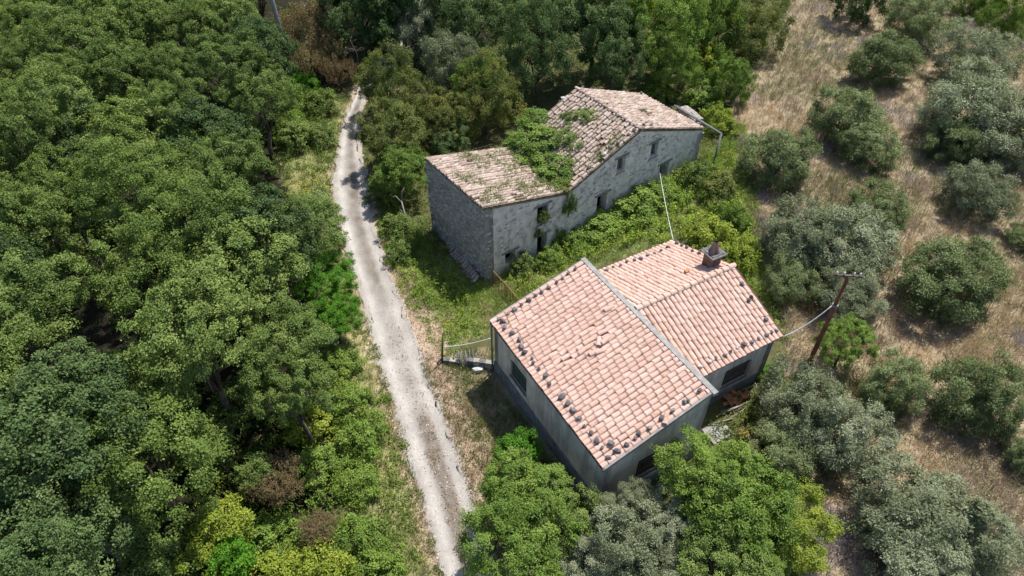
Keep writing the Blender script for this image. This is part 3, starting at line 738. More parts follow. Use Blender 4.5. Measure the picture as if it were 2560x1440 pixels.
# ------------------------------------------------------------------ stones weighing the tiles down: every stone a thing
def rock_mesh(seed, name='stone'):
    r_ = random.Random(seed); bm = bmesh.new(); bmesh.ops.create_icosphere(bm, subdivisions=1, radius=1)
    cuts = [Vector((r_.gauss(0, 1), r_.gauss(0, 1), r_.gauss(0, .8))).normalized() for _ in range(7)]
    for v in bm.verts:
        for c in cuts:
            d = v.co.dot(c) - .62
            if d > 0: v.co -= c * d * .85
        v.co += Vector((r_.gauss(0, .05), r_.gauss(0, .05), r_.gauss(0, .05)))
        v.co.z = max(v.co.z, -.55)
    me = bpy.data.meshes.new(name); bm.to_mesh(me); bm.free(); return me
ROCKS = [rock_mesh(i) for i in range(10)]
ROCKP = [r_.copy() for r_ in ROCKS[:4]]
for r_ in ROCKS: r_.materials.append(M['stone'])
for r_ in ROCKP: r_.materials.append(M['pale_stone'])
def plane_of(a, b, c): return np.array(a), np.cross(np.array(b) - np.array(a), np.array(c) - np.array(a))
PL_A = plane_of(hp(0, 0, h1), hp(L, 0, h1), hp(0, Wd, h2))
PL_S = plane_of(hp(U1, Wd, HE), hp(U1, Wd + W2, HE), hp(UM, Wd, HR))
PL_N = plane_of(hp(U0, Wd, HE), hp(U0, Wd + W2, HE), hp(UM, Wd, HR))
PL_OL = plane_of(q1(LW, 0, hk), q1(LW, D1, hk), q1(0, 0, hl))
PL_OM = plane_of(q2(0, 0, hk), q2(0, D2, hk), q2(WR, 0, hr))
PL_OR = plane_of(q2(WT, 0, he), q2(WT, D2, hbe), q2(WR, 0, hr))
ORD = ['first', 'second', 'third', 'fourth', 'fifth', 'sixth', 'seventh', 'eighth', 'ninth', 'tenth', 'eleventh', 'twelfth', 'thirteenth', 'fourteenth',
       'fifteenth', 'sixteenth', 'seventeenth', 'eighteenth']
def stones(pix, plane, where, group, size=(.10, .155), pale=(), lift=.085):
    for i, (px, py) in enumerate(pix):
        p = on_plane(px, py + 3, *plane); n = plane[1] / np.linalg.norm(plane[1]); n = n if n[2] > 0 else -n
        s = random.uniform(*size); pl = i in pale
        me = random.choice(ROCKP if pl else ROCKS)
        p = p + n * (lift + s * .30)
        o = link('stone', me, None, None, tuple(p), (random.uniform(-.2, .2), random.uniform(-.3, .3), random.uniform(0, 6.28)),
                 (s * random.uniform(.85, 1.25), s * random.uniform(.75, 1.0), s * random.uniform(.7, .95)))
        tag(o, ('pale grey lump, ' if pl else 'dark grey stone, ') + ORD[i] + ' ' + where, 'stone', group)
z1 = lambda l_: [(1180 + a / 2.0575, 560 + b / 2.0575) for a, b in l_]
z3 = lambda l_: [(1480 + a / 5.334, 590 + b / 5.334) for a, b in l_]
z4 = lambda l_: [(1660 + a / 5.538, 800 + b / 5.538) for a, b in l_]
z6 = lambda l_: [(1400 + a / 4.5, 200 + b / 4.5) for a, b in l_]
G1 = 'stones holding down the pink roof tiles'
stones(z1([(532, 236), (495, 255), (468, 280), (437, 302), (397, 328), (363, 352), (329, 370), (299, 392), (260, 417), (226, 440), (191, 462)]), PL_A,
       'down from the coping along the main roof upper-left verge', G1)
stones(z1([(143, 490), (163, 503), (173, 530)]), PL_A, 'of the three huddled at the main roof left corner', G1)
stones(z1([(210, 562), (246, 597), (259, 630), (276, 660), (313, 690), (319, 713), (349, 744), (382, 779), (401, 822), (465, 887), (497, 923), (522, 960),
           (556, 1000), (581, 1040), (617, 1073), (647, 1114), (673, 1150)]), PL_A, 'down the main roof long left eave', G1, (.10, .165))
stones(z1([(706, 1202), (751, 1170), (718, 1127), (795, 1137), (843, 1103), (861, 1078), (917, 1050), (979, 998), (1035, 960), (1096, 917), (1114, 910), (1171, 857)]), PL_A,
       'up the main roof near verge from its bottom corner', G1, (.11, .17))
stones(z4([(485, 640), (610, 575), (700, 520), (825, 495), (910, 430), (995, 385), (1090, 335), (1195, 305), (1290, 245), (1400, 210), (1475, 160), (1540, 140)]), PL_S,
       'from the coping along the gabled roof front eave', G1, (.09, .15), (0, 1, 5))
stones(z1([(1505, 490), (1418, 392), (1430, 377), (1382, 304)]), PL_S, 'going up the gabled roof right verge', G1, (.09, .15))
stones(z3([(1138, 105), (1198, 135), (1262, 165), (1345, 212), (1430, 245)]), PL_N, 'toward the chimney along the far verge', G1, (.09, .13))
stones(z3([(1010, 160), (925, 205), (838, 240), (745, 268), (655, 315), (570, 335), (468, 360), (385, 405), (288, 430), (200, 470)]), PL_N,
       'from the far corner along the gabled roof back eave', G1, (.09, .14))
G2 = 'stones lying on the old stone house roof'
stones(z6([(250, 88), (335, 108), (390, 110), (440, 135), (540, 160)]), PL_OR, 'from the ridge along the old roof back edge', G2, (.10, .17))
stones(z6([(900, 155), (1098, 512), (1020, 515), (930, 510)]), PL_OR, 'scattered on the old roof right slope', G2, (.11, .16), (1,))
stones(z6([(840, 565), (790, 608), (660, 715), (580, 770), (500, 840), (330, 990)]), PL_OM, 'down from the ridge along the old roof front edge', G2, (.12, .19), (1, 4))
stones(z6([(85, 200), (45, 220)]), PL_OM, 'of the pair at the back of the old roof', G2, (.16, .22), (0, 1))
# loose broken tiles
lt = [((4100 / 4.0 * 0 + 1497, 868), .9, PL_A), ((1490, 885), -.3, PL_A), ((1505, 862), .2, PL_A), ((1475, 890), -.15, PL_A), ((1512, 780), -.1, PL_A), ((1662, 1063), .7, PL_A)]
lab = ['upright slanting loose tile in the middle of the main pink roof', 'loose cover tile lying below the slanting one on the main roof',
       'loose tile just above the slanting one on the main roof', 'lowest displaced tile in the gap across the main roof', 'pale flat broken tile high on the main roof near the coping',
       'slipped tile hanging at the main roof near verge']
for ((px, py), an, pl), lb in zip(lt, lab):
    p = on_plane(px, py, *pl); n = Vector(pl[1]).normalized(); n = n if n.z > 0 else -n
    y = Matrix.Rotation(an, 3, n) @ (Vector(hp(0, 1, h1 + (h2 - h1) / Wd)) - Vector(hp(0, 0, h1))).normalized(); x = y.cross(n).normalized(); zz = x.cross(y)
    p = Vector(p) + n * .085
    o = link('loose_tile', TILE[0]); o.matrix_world = Matrix(((x.x, y.x, zz.x, p.x), (x.y, y.y, zz.y, p.y), (x.z, y.z, zz.z, p.z), (0, 0, 0, 1)))
    tag(o, lb, 'roof tile', 'loose tiles on the pink roof')
p = on_plane(*z3([(1255, 495)])[0], *PL_N); m = MB(); m.box((-.14, -.07, 0), (.14, .07, .07), jit=.006)
o = m.build('brick', M['clay'], None, loc=(p[0], p[1], p[2] + .12), rot=(.2, .1, .8)); tag(o, 'single orange brick lying on the tiles below the chimney', 'brick')

# ------------------------------------------------------------------ foliage prototypes
def unit(a): return a / np.maximum(np.linalg.norm(a, axis=-1, keepdims=True), 1e-9)

def leaves(P, N, T, Ln, Wn, tint):
    """kite-shaped leaf quads at P, normal N, pointing T"""
    T = unit(T - N * np.sum(T * N, 1, keepdims=True)); B = np.cross(N, T)
    Ln = Ln[:, None]; Wn = Wn[:, None]
    V = np.stack([P, P + T * Ln * .55 + B * Wn * .5 + N * Wn * .12, P + T * Ln, P + T * Ln * .55 - B * Wn * .5 + N * Wn * .12], 1).reshape(-1, 3)
    return V, np.arange(len(V)).reshape(-1, 4), np.repeat(tint, 4)

def crown(name, seed, R=3.0, vz=.8, nclump=46, rc=.75, ntuft=13, rt=.26, nleaf=22, Ll=.12, Wl=.09, up=.5, floor_=-.35, tipup=.0, fill=.25, sharp=1.0):
    g = np.random.default_rng(seed)
    # clump centres over the crown's shell, plus some inside
    n = nclump; i = np.arange(n) + .5
    ph = np.arccos(1 - (1 - floor_) * i / n); th = np.pi * (1 + 5 ** .5) * i
    D = np.stack([np.cos(th) * np.sin(ph), np.sin(th) * np.sin(ph), np.cos(ph)], 1)
    D = unit(D + g.normal(0, .16, D.shape))
    lob = 1 + .26 * np.sin(D[:, 0] * 3.3 + seed) * np.cos(D[:, 1] * 3.1 + seed * 2) + .12 * np.sin(D[:, 1] * 6.1 + seed * 3) + g.normal(0, .10, n)
    rad = R * (1 - rc / R * .75) * lob
    rad *= np.where(g.random(n) < fill, g.uniform(.35, .75, n), 1)
    Cc = D * rad[:, None]; Cc[:, 2] *= vz
    rcs = rc * g.uniform(.5, 1.3, n)
    # tufts
    k = ntuft; Dt = unit(g.normal(0, 1, (n, k, 3)) + D[:, None, :] * .9 + np.array([0, 0, .45]))
    ext = g.uniform(.45, 1.05, (n, k)) + (g.random((n, k)) < .16) * g.uniform(.1, .55, (n, k))
    Tc = Cc[:, None, :] + Dt * (rcs[:, None] * ext)[..., None] * np.array([1, 1, .85])
    tt = np.clip(g.normal(.5, .16, (n, 1)) + g.normal(0, .14, (n, k)), 0, 1)
    Tc = Tc.reshape(-1, 3); Dt = Dt.reshape(-1, 3); tt = tt.reshape(-1)
    m = nleaf; a = g.normal(0, 1, (len(Tc), m, 3)); r = unit(a) * g.uniform(.2, 1, (len(Tc), m, 1)) ** .6 * rt * sharp * g.uniform(.55, 1.35, (len(Tc), 1, 1))
    P = Tc[:, None, :] + r * np.array([1, 1, .8])
    N = unit(g.normal(0, 1, P.shape) * .55 + np.array([0, 0, up]) + Dt[:, None, :] * .8)
    T = unit(unit(r) + g.normal(0, .5, P.shape) + np.array([0, 0, tipup]))
    ti = np.clip(tt[:, None] + g.normal(0, .15, P.shape[:2]), 0, 1)
    P = P.reshape(-1, 3); q = len(P)
    V, Fc, tv = leaves(P, N.reshape(-1, 3), T.reshape(-1, 3), Ll * g.uniform(.6, 1.3, q), Wl * g.uniform(.6, 1.3, q), ti.reshape(-1))
    return mesh_np(name, V, Fc, tv)

def heath(name, seed, R=1.3, n=420, m=26, L=.42):
    """upright brushy twigs"""
    g = np.random.default_rng(seed)
    D = unit(np.stack([g.normal(0, 1, n), g.normal(0, 1, n), np.abs(g.normal(0, .8, n)) + .15], 1))
    R = R * (1 + .3 * np.sin(D[:, :1] * 4 + seed) * np.cos(D[:, 1:2] * 4.5 + seed))
    B = D * R * g.uniform(.55, 1, (n, 1)) * np.array([1, 1, .95]); ax = unit(D * .5 + np.array([0, 0, 1.0]) + g.normal(0, .2, D.shape))
    s = g.uniform(0, 1, (n, m, 1)); P = B[:, None, :] + ax[:, None, :] * s * L + g.normal(0, .035, (n, m, 3))
    N = unit(g.normal(0, 1, P.shape) + np.array([0, 0, .4])); T = unit(ax[:, None, :] * 1.2 + g.normal(0, .5, P.shape))
    ti = np.clip(g.normal(.42, .2, (n, 1)) + s[..., 0] * .25 + g.normal(0, .08, (n, m)), 0, 1)
    q = n * m
    V, Fc, tv = leaves(P.reshape(-1, 3), N.reshape(-1, 3), T.reshape(-1, 3), .10 * g.uniform(.6, 1.3, q), .030 * g.uniform(.6, 1.3, q), ti.reshape(-1))
    return mesh_np(name, V, Fc, tv)

def wood(name, seed, spread=1.0, nb=7, r0=.07, fork=.45, twist=.1):
    """trunk and limbs for a crown of radius 1 centred at z = 1"""
    r_ = random.Random(seed); mb = MB()
    top = Vector((r_.uniform(-.1, .1), r_.uniform(-.1, .1), fork))
    mb.tube([(0, 0, -.15), (r_.uniform(-twist, twist) * .3, r_.uniform(-twist, twist) * .3, fork * .5), top], [r0 * 1.25, r0, r0 * .85], 8)
    for k in range(nb):
        a = 6.283 * (k + r_.random() * .6) / nb; d = Vector((math.cos(a), math.sin(a), 0)); l = spread * r_.uniform(.35, .62)
        e = top + d * l + Vector((0, 0, r_.uniform(.15, .55))); mid = top.lerp(e, .5) + Vector((r_.uniform(-.08, .08), r_.uniform(-.08, .08), .08))
        mb.tube([top - Vector((0, 0, .03)), mid, e], [r0 * .55, r0 * .34, r0 * .08], 5)
        for q in range(2):
            e2 = mid + Vector((r_.uniform(-.25, .25), r_.uniform(-.25, .25), r_.uniform(.05, .3))); mb.tube([mid, mid.lerp(e2, .5) + Vector((0, 0, .03)), e2], [r0 * .25, r0 * .17, r0 * .05], 4)
    return mb.mesh(name, True)

OAK = [crown('oak_crown', 11 + i, 3.0, .78, 92, .56, 16, .23, 27, .095 + .007 * i, .070 + .006 * i, floor_=-.6) for i in range(5)]
OLV = [crown('olive_crown', 31 + i, 2.0, .88, 80, .46, 14, .20, 36, .12, .040, up=.3, tipup=.5, fill=.25, floor_=-.85) for i in range(4)]
SHR = [crown('shrub_crown', 51 + i, 1.2, .8, 34, .36, 9, .16, 24, .095, .07, floor_=-.45) for i in range(4)]
HTH = [heath('heather_crown', 71 + i) for i in range(2)]
WOOD = [wood('trunk', i) for i in range(4)]
OWOOD = [wood('olive_trunk', 10 + i, .9, 6, .11, .35, .3) for i in range(3)]
for me in WOOD + OWOOD: me.materials.append(M['bark'])
KIND = {'oak': (OAK, 3.0, 'oak', .78, WOOD), 'darkoak': (OAK, 3.0, 'oak_dark', .78, WOOD), 'freshoak': (OAK, 3.0, 'fresh', .78, WOOD), 'lightoak': (OAK, 3.0, 'oak_light', .78, WOOD), 'limeoak': (OAK, 3.0, 'lime', .78, WOOD),
        'mixed': (OAK, 3.0, 'mixed', .78, WOOD), 'vividoak': (OAK, 3.0, 'vivid', .78, WOOD),
        'olive': (OLV, 2.0, 'olive', .82, OWOOD), 'greenolive': (OLV, 2.0, 'olive_green', .82, OWOOD),
        'shrub': (SHR, 1.2, 'fresh', .8, WOOD), 'limeshrub': (SHR, 1.2, 'lime', .8, WOOD), 'vivid': (SHR, 1.2, 'vivid', .8, WOOD),
        'darkshrub': (SHR, 1.2, 'oak', .8, WOOD), 'mixedshrub': (SHR, 1.2, 'mixed', .8, WOOD), 'oliveshrub': (SHR, 1.2, 'olive_green', .8, WOOD),
        'heather': (HTH, 1.3, 'heather', .95, WOOD)}
_cm = {}
def crown_copy(kind, i):
    lst, R0, mt, vz, wd = KIND[kind]; k = (kind, i % len(lst))
    if k not in _cm:
        me = lst[i % len(lst)].copy(); me.materials.clear(); me.materials.append(M[mt]); me.name = kind + '_crown'; _cm[k] = me
    return _cm[k]
_tc = [0]
def tree(kind, p, R, zc, label, group, name, cat, vscale=1.0):
    """p = crown centre xy, R = crown radius, zc = crown centre height above the sea of the scene"""
    lst, R0, mt, vz, wd = KIND[kind]; _tc[0] += 1; i = _tc[0] * 7 + 3
    g = float(terr(p[0], p[1])); H_ = max(zc - g, .15)
    root = empty(name, (p[0], p[1], g - .05), random.uniform(0, 6.28)); tag(root, label, cat, group)
    s = R / R0
    link('crown', crown_copy(kind, i), None, root, (0, 0, H_), (random.uniform(-.12, .12), random.uniform(-.12, .12), 0), (s * random.uniform(.86, 1.16), s * random.uniform(.86, 1.16), s * vscale * random.uniform(.9, 1.15)))
    if cat == 'tree' or R > 1.0:
        link('trunk', random.choice(wd), None, root, (0, 0, 0), (0, 0, random.uniform(0, 6)), (R * .95, R * .95, max(H_, R * .5)))
    else:
        link('trunk', random.choice(wd), None, root, (0, 0, 0), (0, 0, 0), (R * .8, R * .8, max(H_, .3)))
    return root

def tree_px(kind, px, py, rpx, label, group=None, name='tree', cat='tree', k=.85, vscale=1.0, hc=None):
    """a tree whose crown is seen centred at px,py with radius rpx pixels; crown centre k radii above ground unless hc is given"""
    R = 2.0
    for _ in range(8):
        h = hc if hc is not None else k * R * vscale
        p = at(px, py, h); R = rpx * depth_of(p) / F
    return tree(kind, p, R, p[2], label, group, name, cat, vscale)

# ------------------------------------------------------------------ forest on the left: rows of oaks
FR_W = ['top', 'second', 'third', 'fourth', 'fifth', 'sixth', 'seventh', 'eighth', 'ninth', 'tenth', 'eleventh', 'bottom']
ROWS = [(-60, 66, 700), (15, 74, 700), (85, 84, 690), (165, 92, 690), (255, 104, 650), (350, 112, 600), (450, 122, 650), (560, 132, 790),
        (680, 140, 800), (810, 150, 790), (960, 160, 740), (1120, 172, 560), (1290, 182, 480), (1480, 190, 420)]
GAPS = [(600, 330, 60), (740, 330, 60), (330, 905, 95), (490, 1075, 70), (420, 960, 70), (290, 560, 30), (150, 640, 40), (620, 1010, 50), (640, 420, 50), (640, 1110, 60)]
rr = random.Random(5)
for ri, (ry_, rad, xmax) in enumerate(ROWS):
    x = -60 + (ri % 2) * rad * .8; n = 0
    row = []
    while x < xmax - rad * .55:
        jx, jy = x + rr.uniform(-.22, .22) * rad, ry_ + rr.uniform(-.25, .25) * rad
        if not any((jx - a) ** 2 + (jy - b) ** 2 < (c + rad * .22) ** 2 for a, b, c in GAPS): row.append((jx, jy))
        x += rad * rr.uniform(1.35, 1.65)
    row.sort()
    rn = 'off the top of the photo' if ri == 0 else None
    for n, (jx, jy) in enumerate(row):
        kind = 'darkoak' if (ry_ > 820 and rr.random() < .7) or rr.random() < .12 else ('lightoak' if rr.random() < .35 else 'oak')
        look = {'darkoak': 'deep green', 'oak': 'mid green', 'lightoak': 'fresh green'}[kind]
        rwd = ['behind the top', 'top', 'second', 'third', 'fourth', 'fifth', 'sixth', 'seventh', 'eighth', 'ninth', 'tenth', 'eleventh', 'twelfth', 'bottom'][ri]
        tree_px(kind, jx, jy, rad * rr.uniform(.72, 1.16), f'{look} oak in the left wood, {rwd} row down, {ORD[n]} from the left', 'oaks of the left wood', 'oak_tree', 'tree',
                hc=rr.uniform(3.8, 6.3))
# distinct trees and bushes: kind, x, y, radius, height of crown centre (None: sits on the ground), name, cat, group, label
GO, GT, GB = 'olives of the dry grove', 'trees around the houses', 'bushes along the track'
TR = [
 # wood edge
 ('darkoak', 650, 130, 95, 5, 'oak_tree', 'tree', None, 'oak at the wood edge beside the grey pole at the top'),
 ('oak', 640, 235, 85, 4.5, 'oak_tree', 'tree', None, 'oak at the wood edge left of the brown heather bushes'),
 ('oak', 560, 420, 105, 4.5, 'oak_tree', 'tree', None, 'rounded oak standing out at the wood edge below a dark hollow'),
 ('oak', 760, 560, 90, 4, 'oak_tree', 'tree', None, 'oak reaching toward the shaded stretch of the track'),
 ('vividoak', 820, 690, 70, 2.2, 'tree', 'tree', None, 'vivid green glossy tree at the left edge of the track'),
 ('vividoak', 835, 790, 60, 1.8, 'tree', 'tree', None, 'vivid green tree just below the first one beside the track'),
 ('oak', 720, 850, 100, 4.5, 'oak_tree', 'tree', None, 'oak overhanging the vivid green trees by the track'),
 ('oak', 730, 965, 95, 4, 'oak_tree', 'tree', None, 'oak at the wood edge above the yellow green bushes'),
 # trees left of the old house
 ('mixed', 975, 215, 85, 3, 'tree', 'tree', GT, 'yellowing scrubby oak at the right edge of the track near the top'),
 ('mixed', 985, 330, 90, 2.6, 'tree', 'tree', GT, 'second yellowing scrubby oak overhanging the track, below the first'),
 ('freshoak', 1000, 420, 70, 2, 'tree', 'tree', GT, 'low green tree on the bank above the white dead branch'),
 ('olive', 1060, 75, 66, 3, 'olive_tree', 'tree', GT, 'grey olive by the bare pink patch near the top centre'),
 ('olive', 1130, 175, 72, 3, 'olive_tree', 'tree', GT, 'grey green olive behind the old house, among yellowing trees'),
 ('mixed', 1215, 250, 82, 3, 'tree', 'tree', GT, 'yellow green tree close behind the old house valley roof'),
 ('freshoak', 1195, 200, 60, 4, 'tree', 'tree', GT, 'fresh green crown above the yellow green tree behind the house'),
 ('mixed', 1100, 300, 60, 2.5, 'tree', 'tree', GT, 'small dark yellowing tree between the track and the old house'),
 ('darkoak', 1120, 345, 55, 1.5, 'tree', 'tree', GT, 'dark low tree against the old house left roof'),
 # dark trees at the top
 ('darkoak', 900, 15, 90, 5, 'oak_tree', 'tree', GT, 'dark oak closing the track at the top of the photo'),
 ('darkoak', 935, 95, 62, 2.6, 'oak_tree', 'tree', GT, 'dark oak added for the black shade where the track disappears'),  # oak added to cover the track end, stands in for black shade
 ('darkoak', 985, 50, 55, 3.0, 'oak_tree', 'tree', GT, 'dark oak between the vanished track and the upper olive'),
 ('darkoak', 1000, -20, 95, 6, 'oak_tree', 'tree', GT, 'dark oak at the top edge left of the olive'),
 ('darkoak', 1180, 40, 85, 5, 'oak_tree', 'tree', GT, 'dark oak right of the upper grey olive'),
 ('limeoak', 1270, 60, 40, 4, 'tree', 'tree', GT, 'small yellow green crown between two dark oaks at the top'),
 ('darkoak', 1345, 130, 95, 4.6, 'oak_tree', 'tree', GT, 'dark oak directly behind the old house ridge'),
 ('darkoak', 1350, 40, 70, 6, 'oak_tree', 'tree', GT, 'dark oak at the top edge above the ridge oak'),
 ('darkoak', 1490, 60, 95, 5.2, 'oak_tree', 'tree', GT, 'tall blue green oak behind the old house right slope'),
 ('darkoak', 1540, 140, 80, 3.8, 'oak_tree', 'tree', GT, 'blue green oak touching the old roof back edge'),
 ('freshoak', 1660, 70, 85, 4.5, 'tree', 'tree', GT, 'light green leafy tree behind the old house right end'),
 ('freshoak', 1680, 160, 70, 2.8, 'tree', 'tree', GT, 'light green leafy tree above the ruined low wall'),
 ('freshoak', 1770, 60, 80, 3.2, 'tree', 'tree', GT, 'light green tree at the top, left of the dull olive one'),
 ('limeoak', 1590, 5, 50, 5, 'tree', 'tree', GT, 'yellow green crown at the top edge above the blue green oak'),
 ('mixed', 1870, 70, 85, 2.4, 'tree', 'tree', GT, 'dull brown green tree bordering the dry field near the top'),
 ('freshoak', 1820, 205, 52, 1.8, 'tree', 'tree', GT, 'small dark leafy tree at the corner of the dry field'),
 ('limeshrub', 1775, 150, 50, None, 'bush', 'bush', GT, 'yellow green feathery bush left of the small dark tree'),
 ('shrub', 1760, 250, 48, None, 'bush', 'bush', GT, 'leafy bush right of the ruined low wall'),
 ('shrub', 1640, 235, 40, None, 'bush', 'bush', GT, 'bush growing against the old roof right eave'),
 ('limeshrub', 1800, 310, 45, None, 'bush', 'bush', GT, 'lime green bush beside the end of the grey beam'),
 # bushes in the garden
 ('shrub', 1500, 560, 62, None, 'bramble', 'bush', 'brambles below the old house front', 'bright bramble mound below the low window of the old house'),
 ('shrub', 1590, 515, 62, None, 'bramble', 'bush', 'brambles below the old house front', 'bright bramble mound left of the white cable'),
 ('shrub', 1650, 490, 50, None, 'bramble', 'bush', 'brambles below the old house front', 'bramble mound under the old house doorway'),
 ('shrub', 1430, 600, 50, None, 'bramble', 'bush', 'brambles below the old house front', 'bramble mound right of the old house ground door'),
 ('darkshrub', 1745, 445, 50, None, 'bush', 'bush', 'bushes right of the old house', 'dark leafy bush at the old house right corner'),
 ('mixedshrub', 1800, 480, 50, None, 'bush', 'bush', 'bushes right of the old house', 'olive green bush between old house corner and grove'),
 ('shrub', 1830, 545, 42, None, 'bush', 'bush', 'bushes right of the old house', 'green bush at the garden edge above the yellow one'),
 ('limeshrub', 1770, 590, 55, None, 'bush', 'bush', 'bushes right of the old house', 'yellow green bush with orange tinge behind the far roof corner'),
 ('limeshrub', 1850, 640, 50, None, 'bush', 'bush', 'bushes right of the old house', 'yellow green bush right of the chimney'),
 ('darkshrub', 1305, 665, 40, None, 'bush', 'bush', 'bushes below the old house', 'low dark bush at the old house ground opening'),
 ('shrub', 1375, 650, 36, None, 'bush', 'bush', 'bushes below the old house', 'small green bush beside the old house door'),
 ('darkshrub', 1000, 570, 42, None, 'bush', 'bush', 'bushes below the old house', 'grey green bush right of the shaded track'),
 ('darkshrub', 1000, 630, 38, None, 'bush', 'bush', 'bushes below the old house', 'low bush below the white dead branch'),
 ('darkshrub', 965, 480, 50, None, 'bush', 'bush', 'bushes below the old house', 'dark bush on the bank between track and old house'),
 # along the track, left
 ('heather', 775, 90, 72, 1.9, 'heather_bush', 'bush', 'brown heather bushes', 'tall rusty brown heather bush right of the grey pole'),
 ('heather', 835, 130, 62, 1.5, 'heather_bush', 'bush', 'brown heather bushes', 'brown and green heather bush over the top bend'),
 ('heather', 775, 170, 48, 1.2, 'heather_bush', 'bush', 'brown heather bushes', 'brown heather bush at the foot of the grey pole'),
 ('heather', 850, 195, 45, .9, 'heather_bush', 'bush', 'brown heather bushes', 'dark heather bush at the shaded track bend'),
 ('vivid', 760, 215, 38, None, 'bush', 'bush', GB, 'bright upright bush under the brown heather'),
 ('shrub', 720, 260, 45, None, 'bush', 'bush', GB, 'green bush between the wood and the upper verge'),
 ('darkshrub', 800, 260, 45, None, 'bush', 'bush', GB, 'grey green bush left of the upper track'),
 ('shrub', 730, 330, 50, None, 'bush', 'bush', GB, 'leafy bush beside the dark hollow of the wood'),
 ('darkshrub', 800, 340, 40, None, 'bush', 'bush', GB, 'soft green bush on the verge below the upper bend'),
 ('oliveshrub', 790, 520, 50, None, 'bush', 'bush', GB, 'grey green broom with yellow flowers left of the track'),
 ('darkshrub', 830, 610, 35, None, 'bush', 'bush', GB, 'dark bush at the shaded track edge'),
 ('limeshrub', 780, 1060, 62, None, 'bush', 'bush', GB, 'yellow green bush under the overhanging oak'),
 ('shrub', 870, 1010, 60, None, 'bush', 'bush', GB, 'pale leafy bush halfway down the track left side'),
 ('shrub', 900, 1100, 68, None, 'bush', 'bush', GB, 'broad trailing bush beside the lower track'),
 ('shrub', 850, 910, 45, None, 'bush', 'bush', GB, 'small leafy bush below the vivid green trees'),
 ('shrub', 800, 1180, 65, None, 'bush', 'bush', GB, 'green bush right of the brown heather near the bottom'),
 ('shrub', 900, 1210, 55, None, 'bush', 'bush', GB, 'leafy bush above the grassy verge near the bottom'),
 ('heather', 700, 1215, 66, 1.4, 'heather_bush', 'bush', 'brown heather bushes', 'pinkish brown heather bush in the lower left wood edge'),
 ('heather', 800, 1330, 42, 1.0, 'heather_bush', 'bush', 'brown heather bushes', 'olive brown heather bush near the bottom edge'),
 ('limeshrub', 560, 1310, 62, 1.6, 'bush', 'bush', GB, 'yellow green bush at the foot of the bottom oaks'),
 ('vivid', 580, 1400, 62, 1.2, 'bush', 'bush', GB, 'vivid green bush at the bottom edge left of centre'),
 ('limeshrub', 520, 1375, 60, 1.2, 'bush', 'bush', GB, 'lime green bush at the bottom edge beside the dark oaks'),
 ('shrub', 680, 1350, 62, None, 'bush', 'bush', GB, 'light green bush between brown heather and bottom edge'),
 ('limeshrub', 800, 1425, 85, None, 'bush', 'bush', GB, 'broad yellow green bush at the bottom edge'),
 ('limeshrub', 690, 1440, 70, None, 'bush', 'bush', GB, 'yellow green bush left of the broad one at the bottom'),
 ('shrub', 900, 1340, 62, None, 'bush', 'bush', GB, 'green bush above the broad yellow green one'),
 ('shrub', 950, 1420, 60, None, 'bush', 'bush', GB, 'leafy bush at the bottom edge next to the verge grass'),
 ('darkshrub', 640, 1180, 50, 2, 'bush', 'bush', GB, 'dark bush left of the pinkish brown heather'),
 # front of the farmhouse
 ('vivid', 1295, 1125, 52, 1.4, 'bush', 'bush', 'trees below the farmhouse', 'bright green young tree by the farmhouse left wall'),
 ('freshoak', 1310, 1220, 95, 2.2, 'tree', 'tree', 'trees below the farmhouse', 'rounded green tree below the farmhouse left wall'),
 ('freshoak', 1300, 1350, 115, 2.4, 'tree', 'tree', 'trees below the farmhouse', 'broad green tree at the bottom edge beside the track'),
 ('oak', 1400, 1290, 80, 2.0, 'tree', 'tree', 'trees below the farmhouse', 'dark green tree touching the farmhouse bottom corner'),
 ('olive', 1515, 1270, 44, 2.0, 'olive_tree', 'tree', 'trees below the farmhouse', 'small olive under the farmhouse bottom corner'),
 ('olive', 1590, 1250, 50, 2.2, 'olive_tree', 'tree', 'trees below the farmhouse', 'small pointed olive in front of the barred gable window'),
 ('olive', 1560, 1350, 100, 2.0, 'olive_tree', 'tree', 'trees below the farmhouse', 'broad grey olive at the bottom edge left of centre right'),
 ('olive', 1690, 1290, 75, 2.2, 'olive_tree', 'tree', 'trees below the farmhouse', 'grey olive between the broad olive and the big oak'),
 ('olive', 1470, 1400, 70, 1.6, 'olive_tree', 'tree', 'trees below the farmhouse', 'grey olive at the bottom edge right of the green tree'),
 ('olive', 1660, 1420, 80, 1.6, 'olive_tree', 'tree', 'trees below the farmhouse', 'low olive at the bottom edge below the dark gap'),
 ('freshoak', 1760, 1180, 128, 3.2, 'tree', 'tree', 'trees below the farmhouse', 'large green oak in front of the farmhouse gable wall'),
 ('freshoak', 1840, 1260, 118, 2.8, 'tree', 'tree', 'trees below the farmhouse', 'green oak below and right of the large gable oak'),
 ('oak', 1800, 1390, 115, 2.4, 'tree', 'tree', 'trees below the farmhouse', 'green oak at the bottom edge under the large one'),
 ('limeoak', 1965, 1310, 98, 2.0, 'tree', 'tree', 'trees below the farmhouse', 'bright yellow green tree bordering the grove at the bottom'),
 ('freshoak', 1900, 1380, 90, 1.8, 'tree', 'tree', 'trees below the farmhouse', 'light green tree at the bottom edge left of the yellow green one'),
 ('mixedshrub', 1900, 1120, 55, None, 'bush', 'bush', 'trees below the farmhouse', 'yellow green bush between gable oak and grey olive'),
 ('vivid', 1925, 935, 30, None, 'bush', 'bush', 'trees below the farmhouse', 'small feathery green bush at the farmhouse right corner'),
 # grove
 ('greenolive', 2300, 40, 92, None, 'olive_tree', 'tree', GO, 'dark olive at the top of the grove'),
 ('greenolive', 2212, 145, 82, None, 'olive_tree', 'tree', GO, 'rounded green olive below the top dark one'),
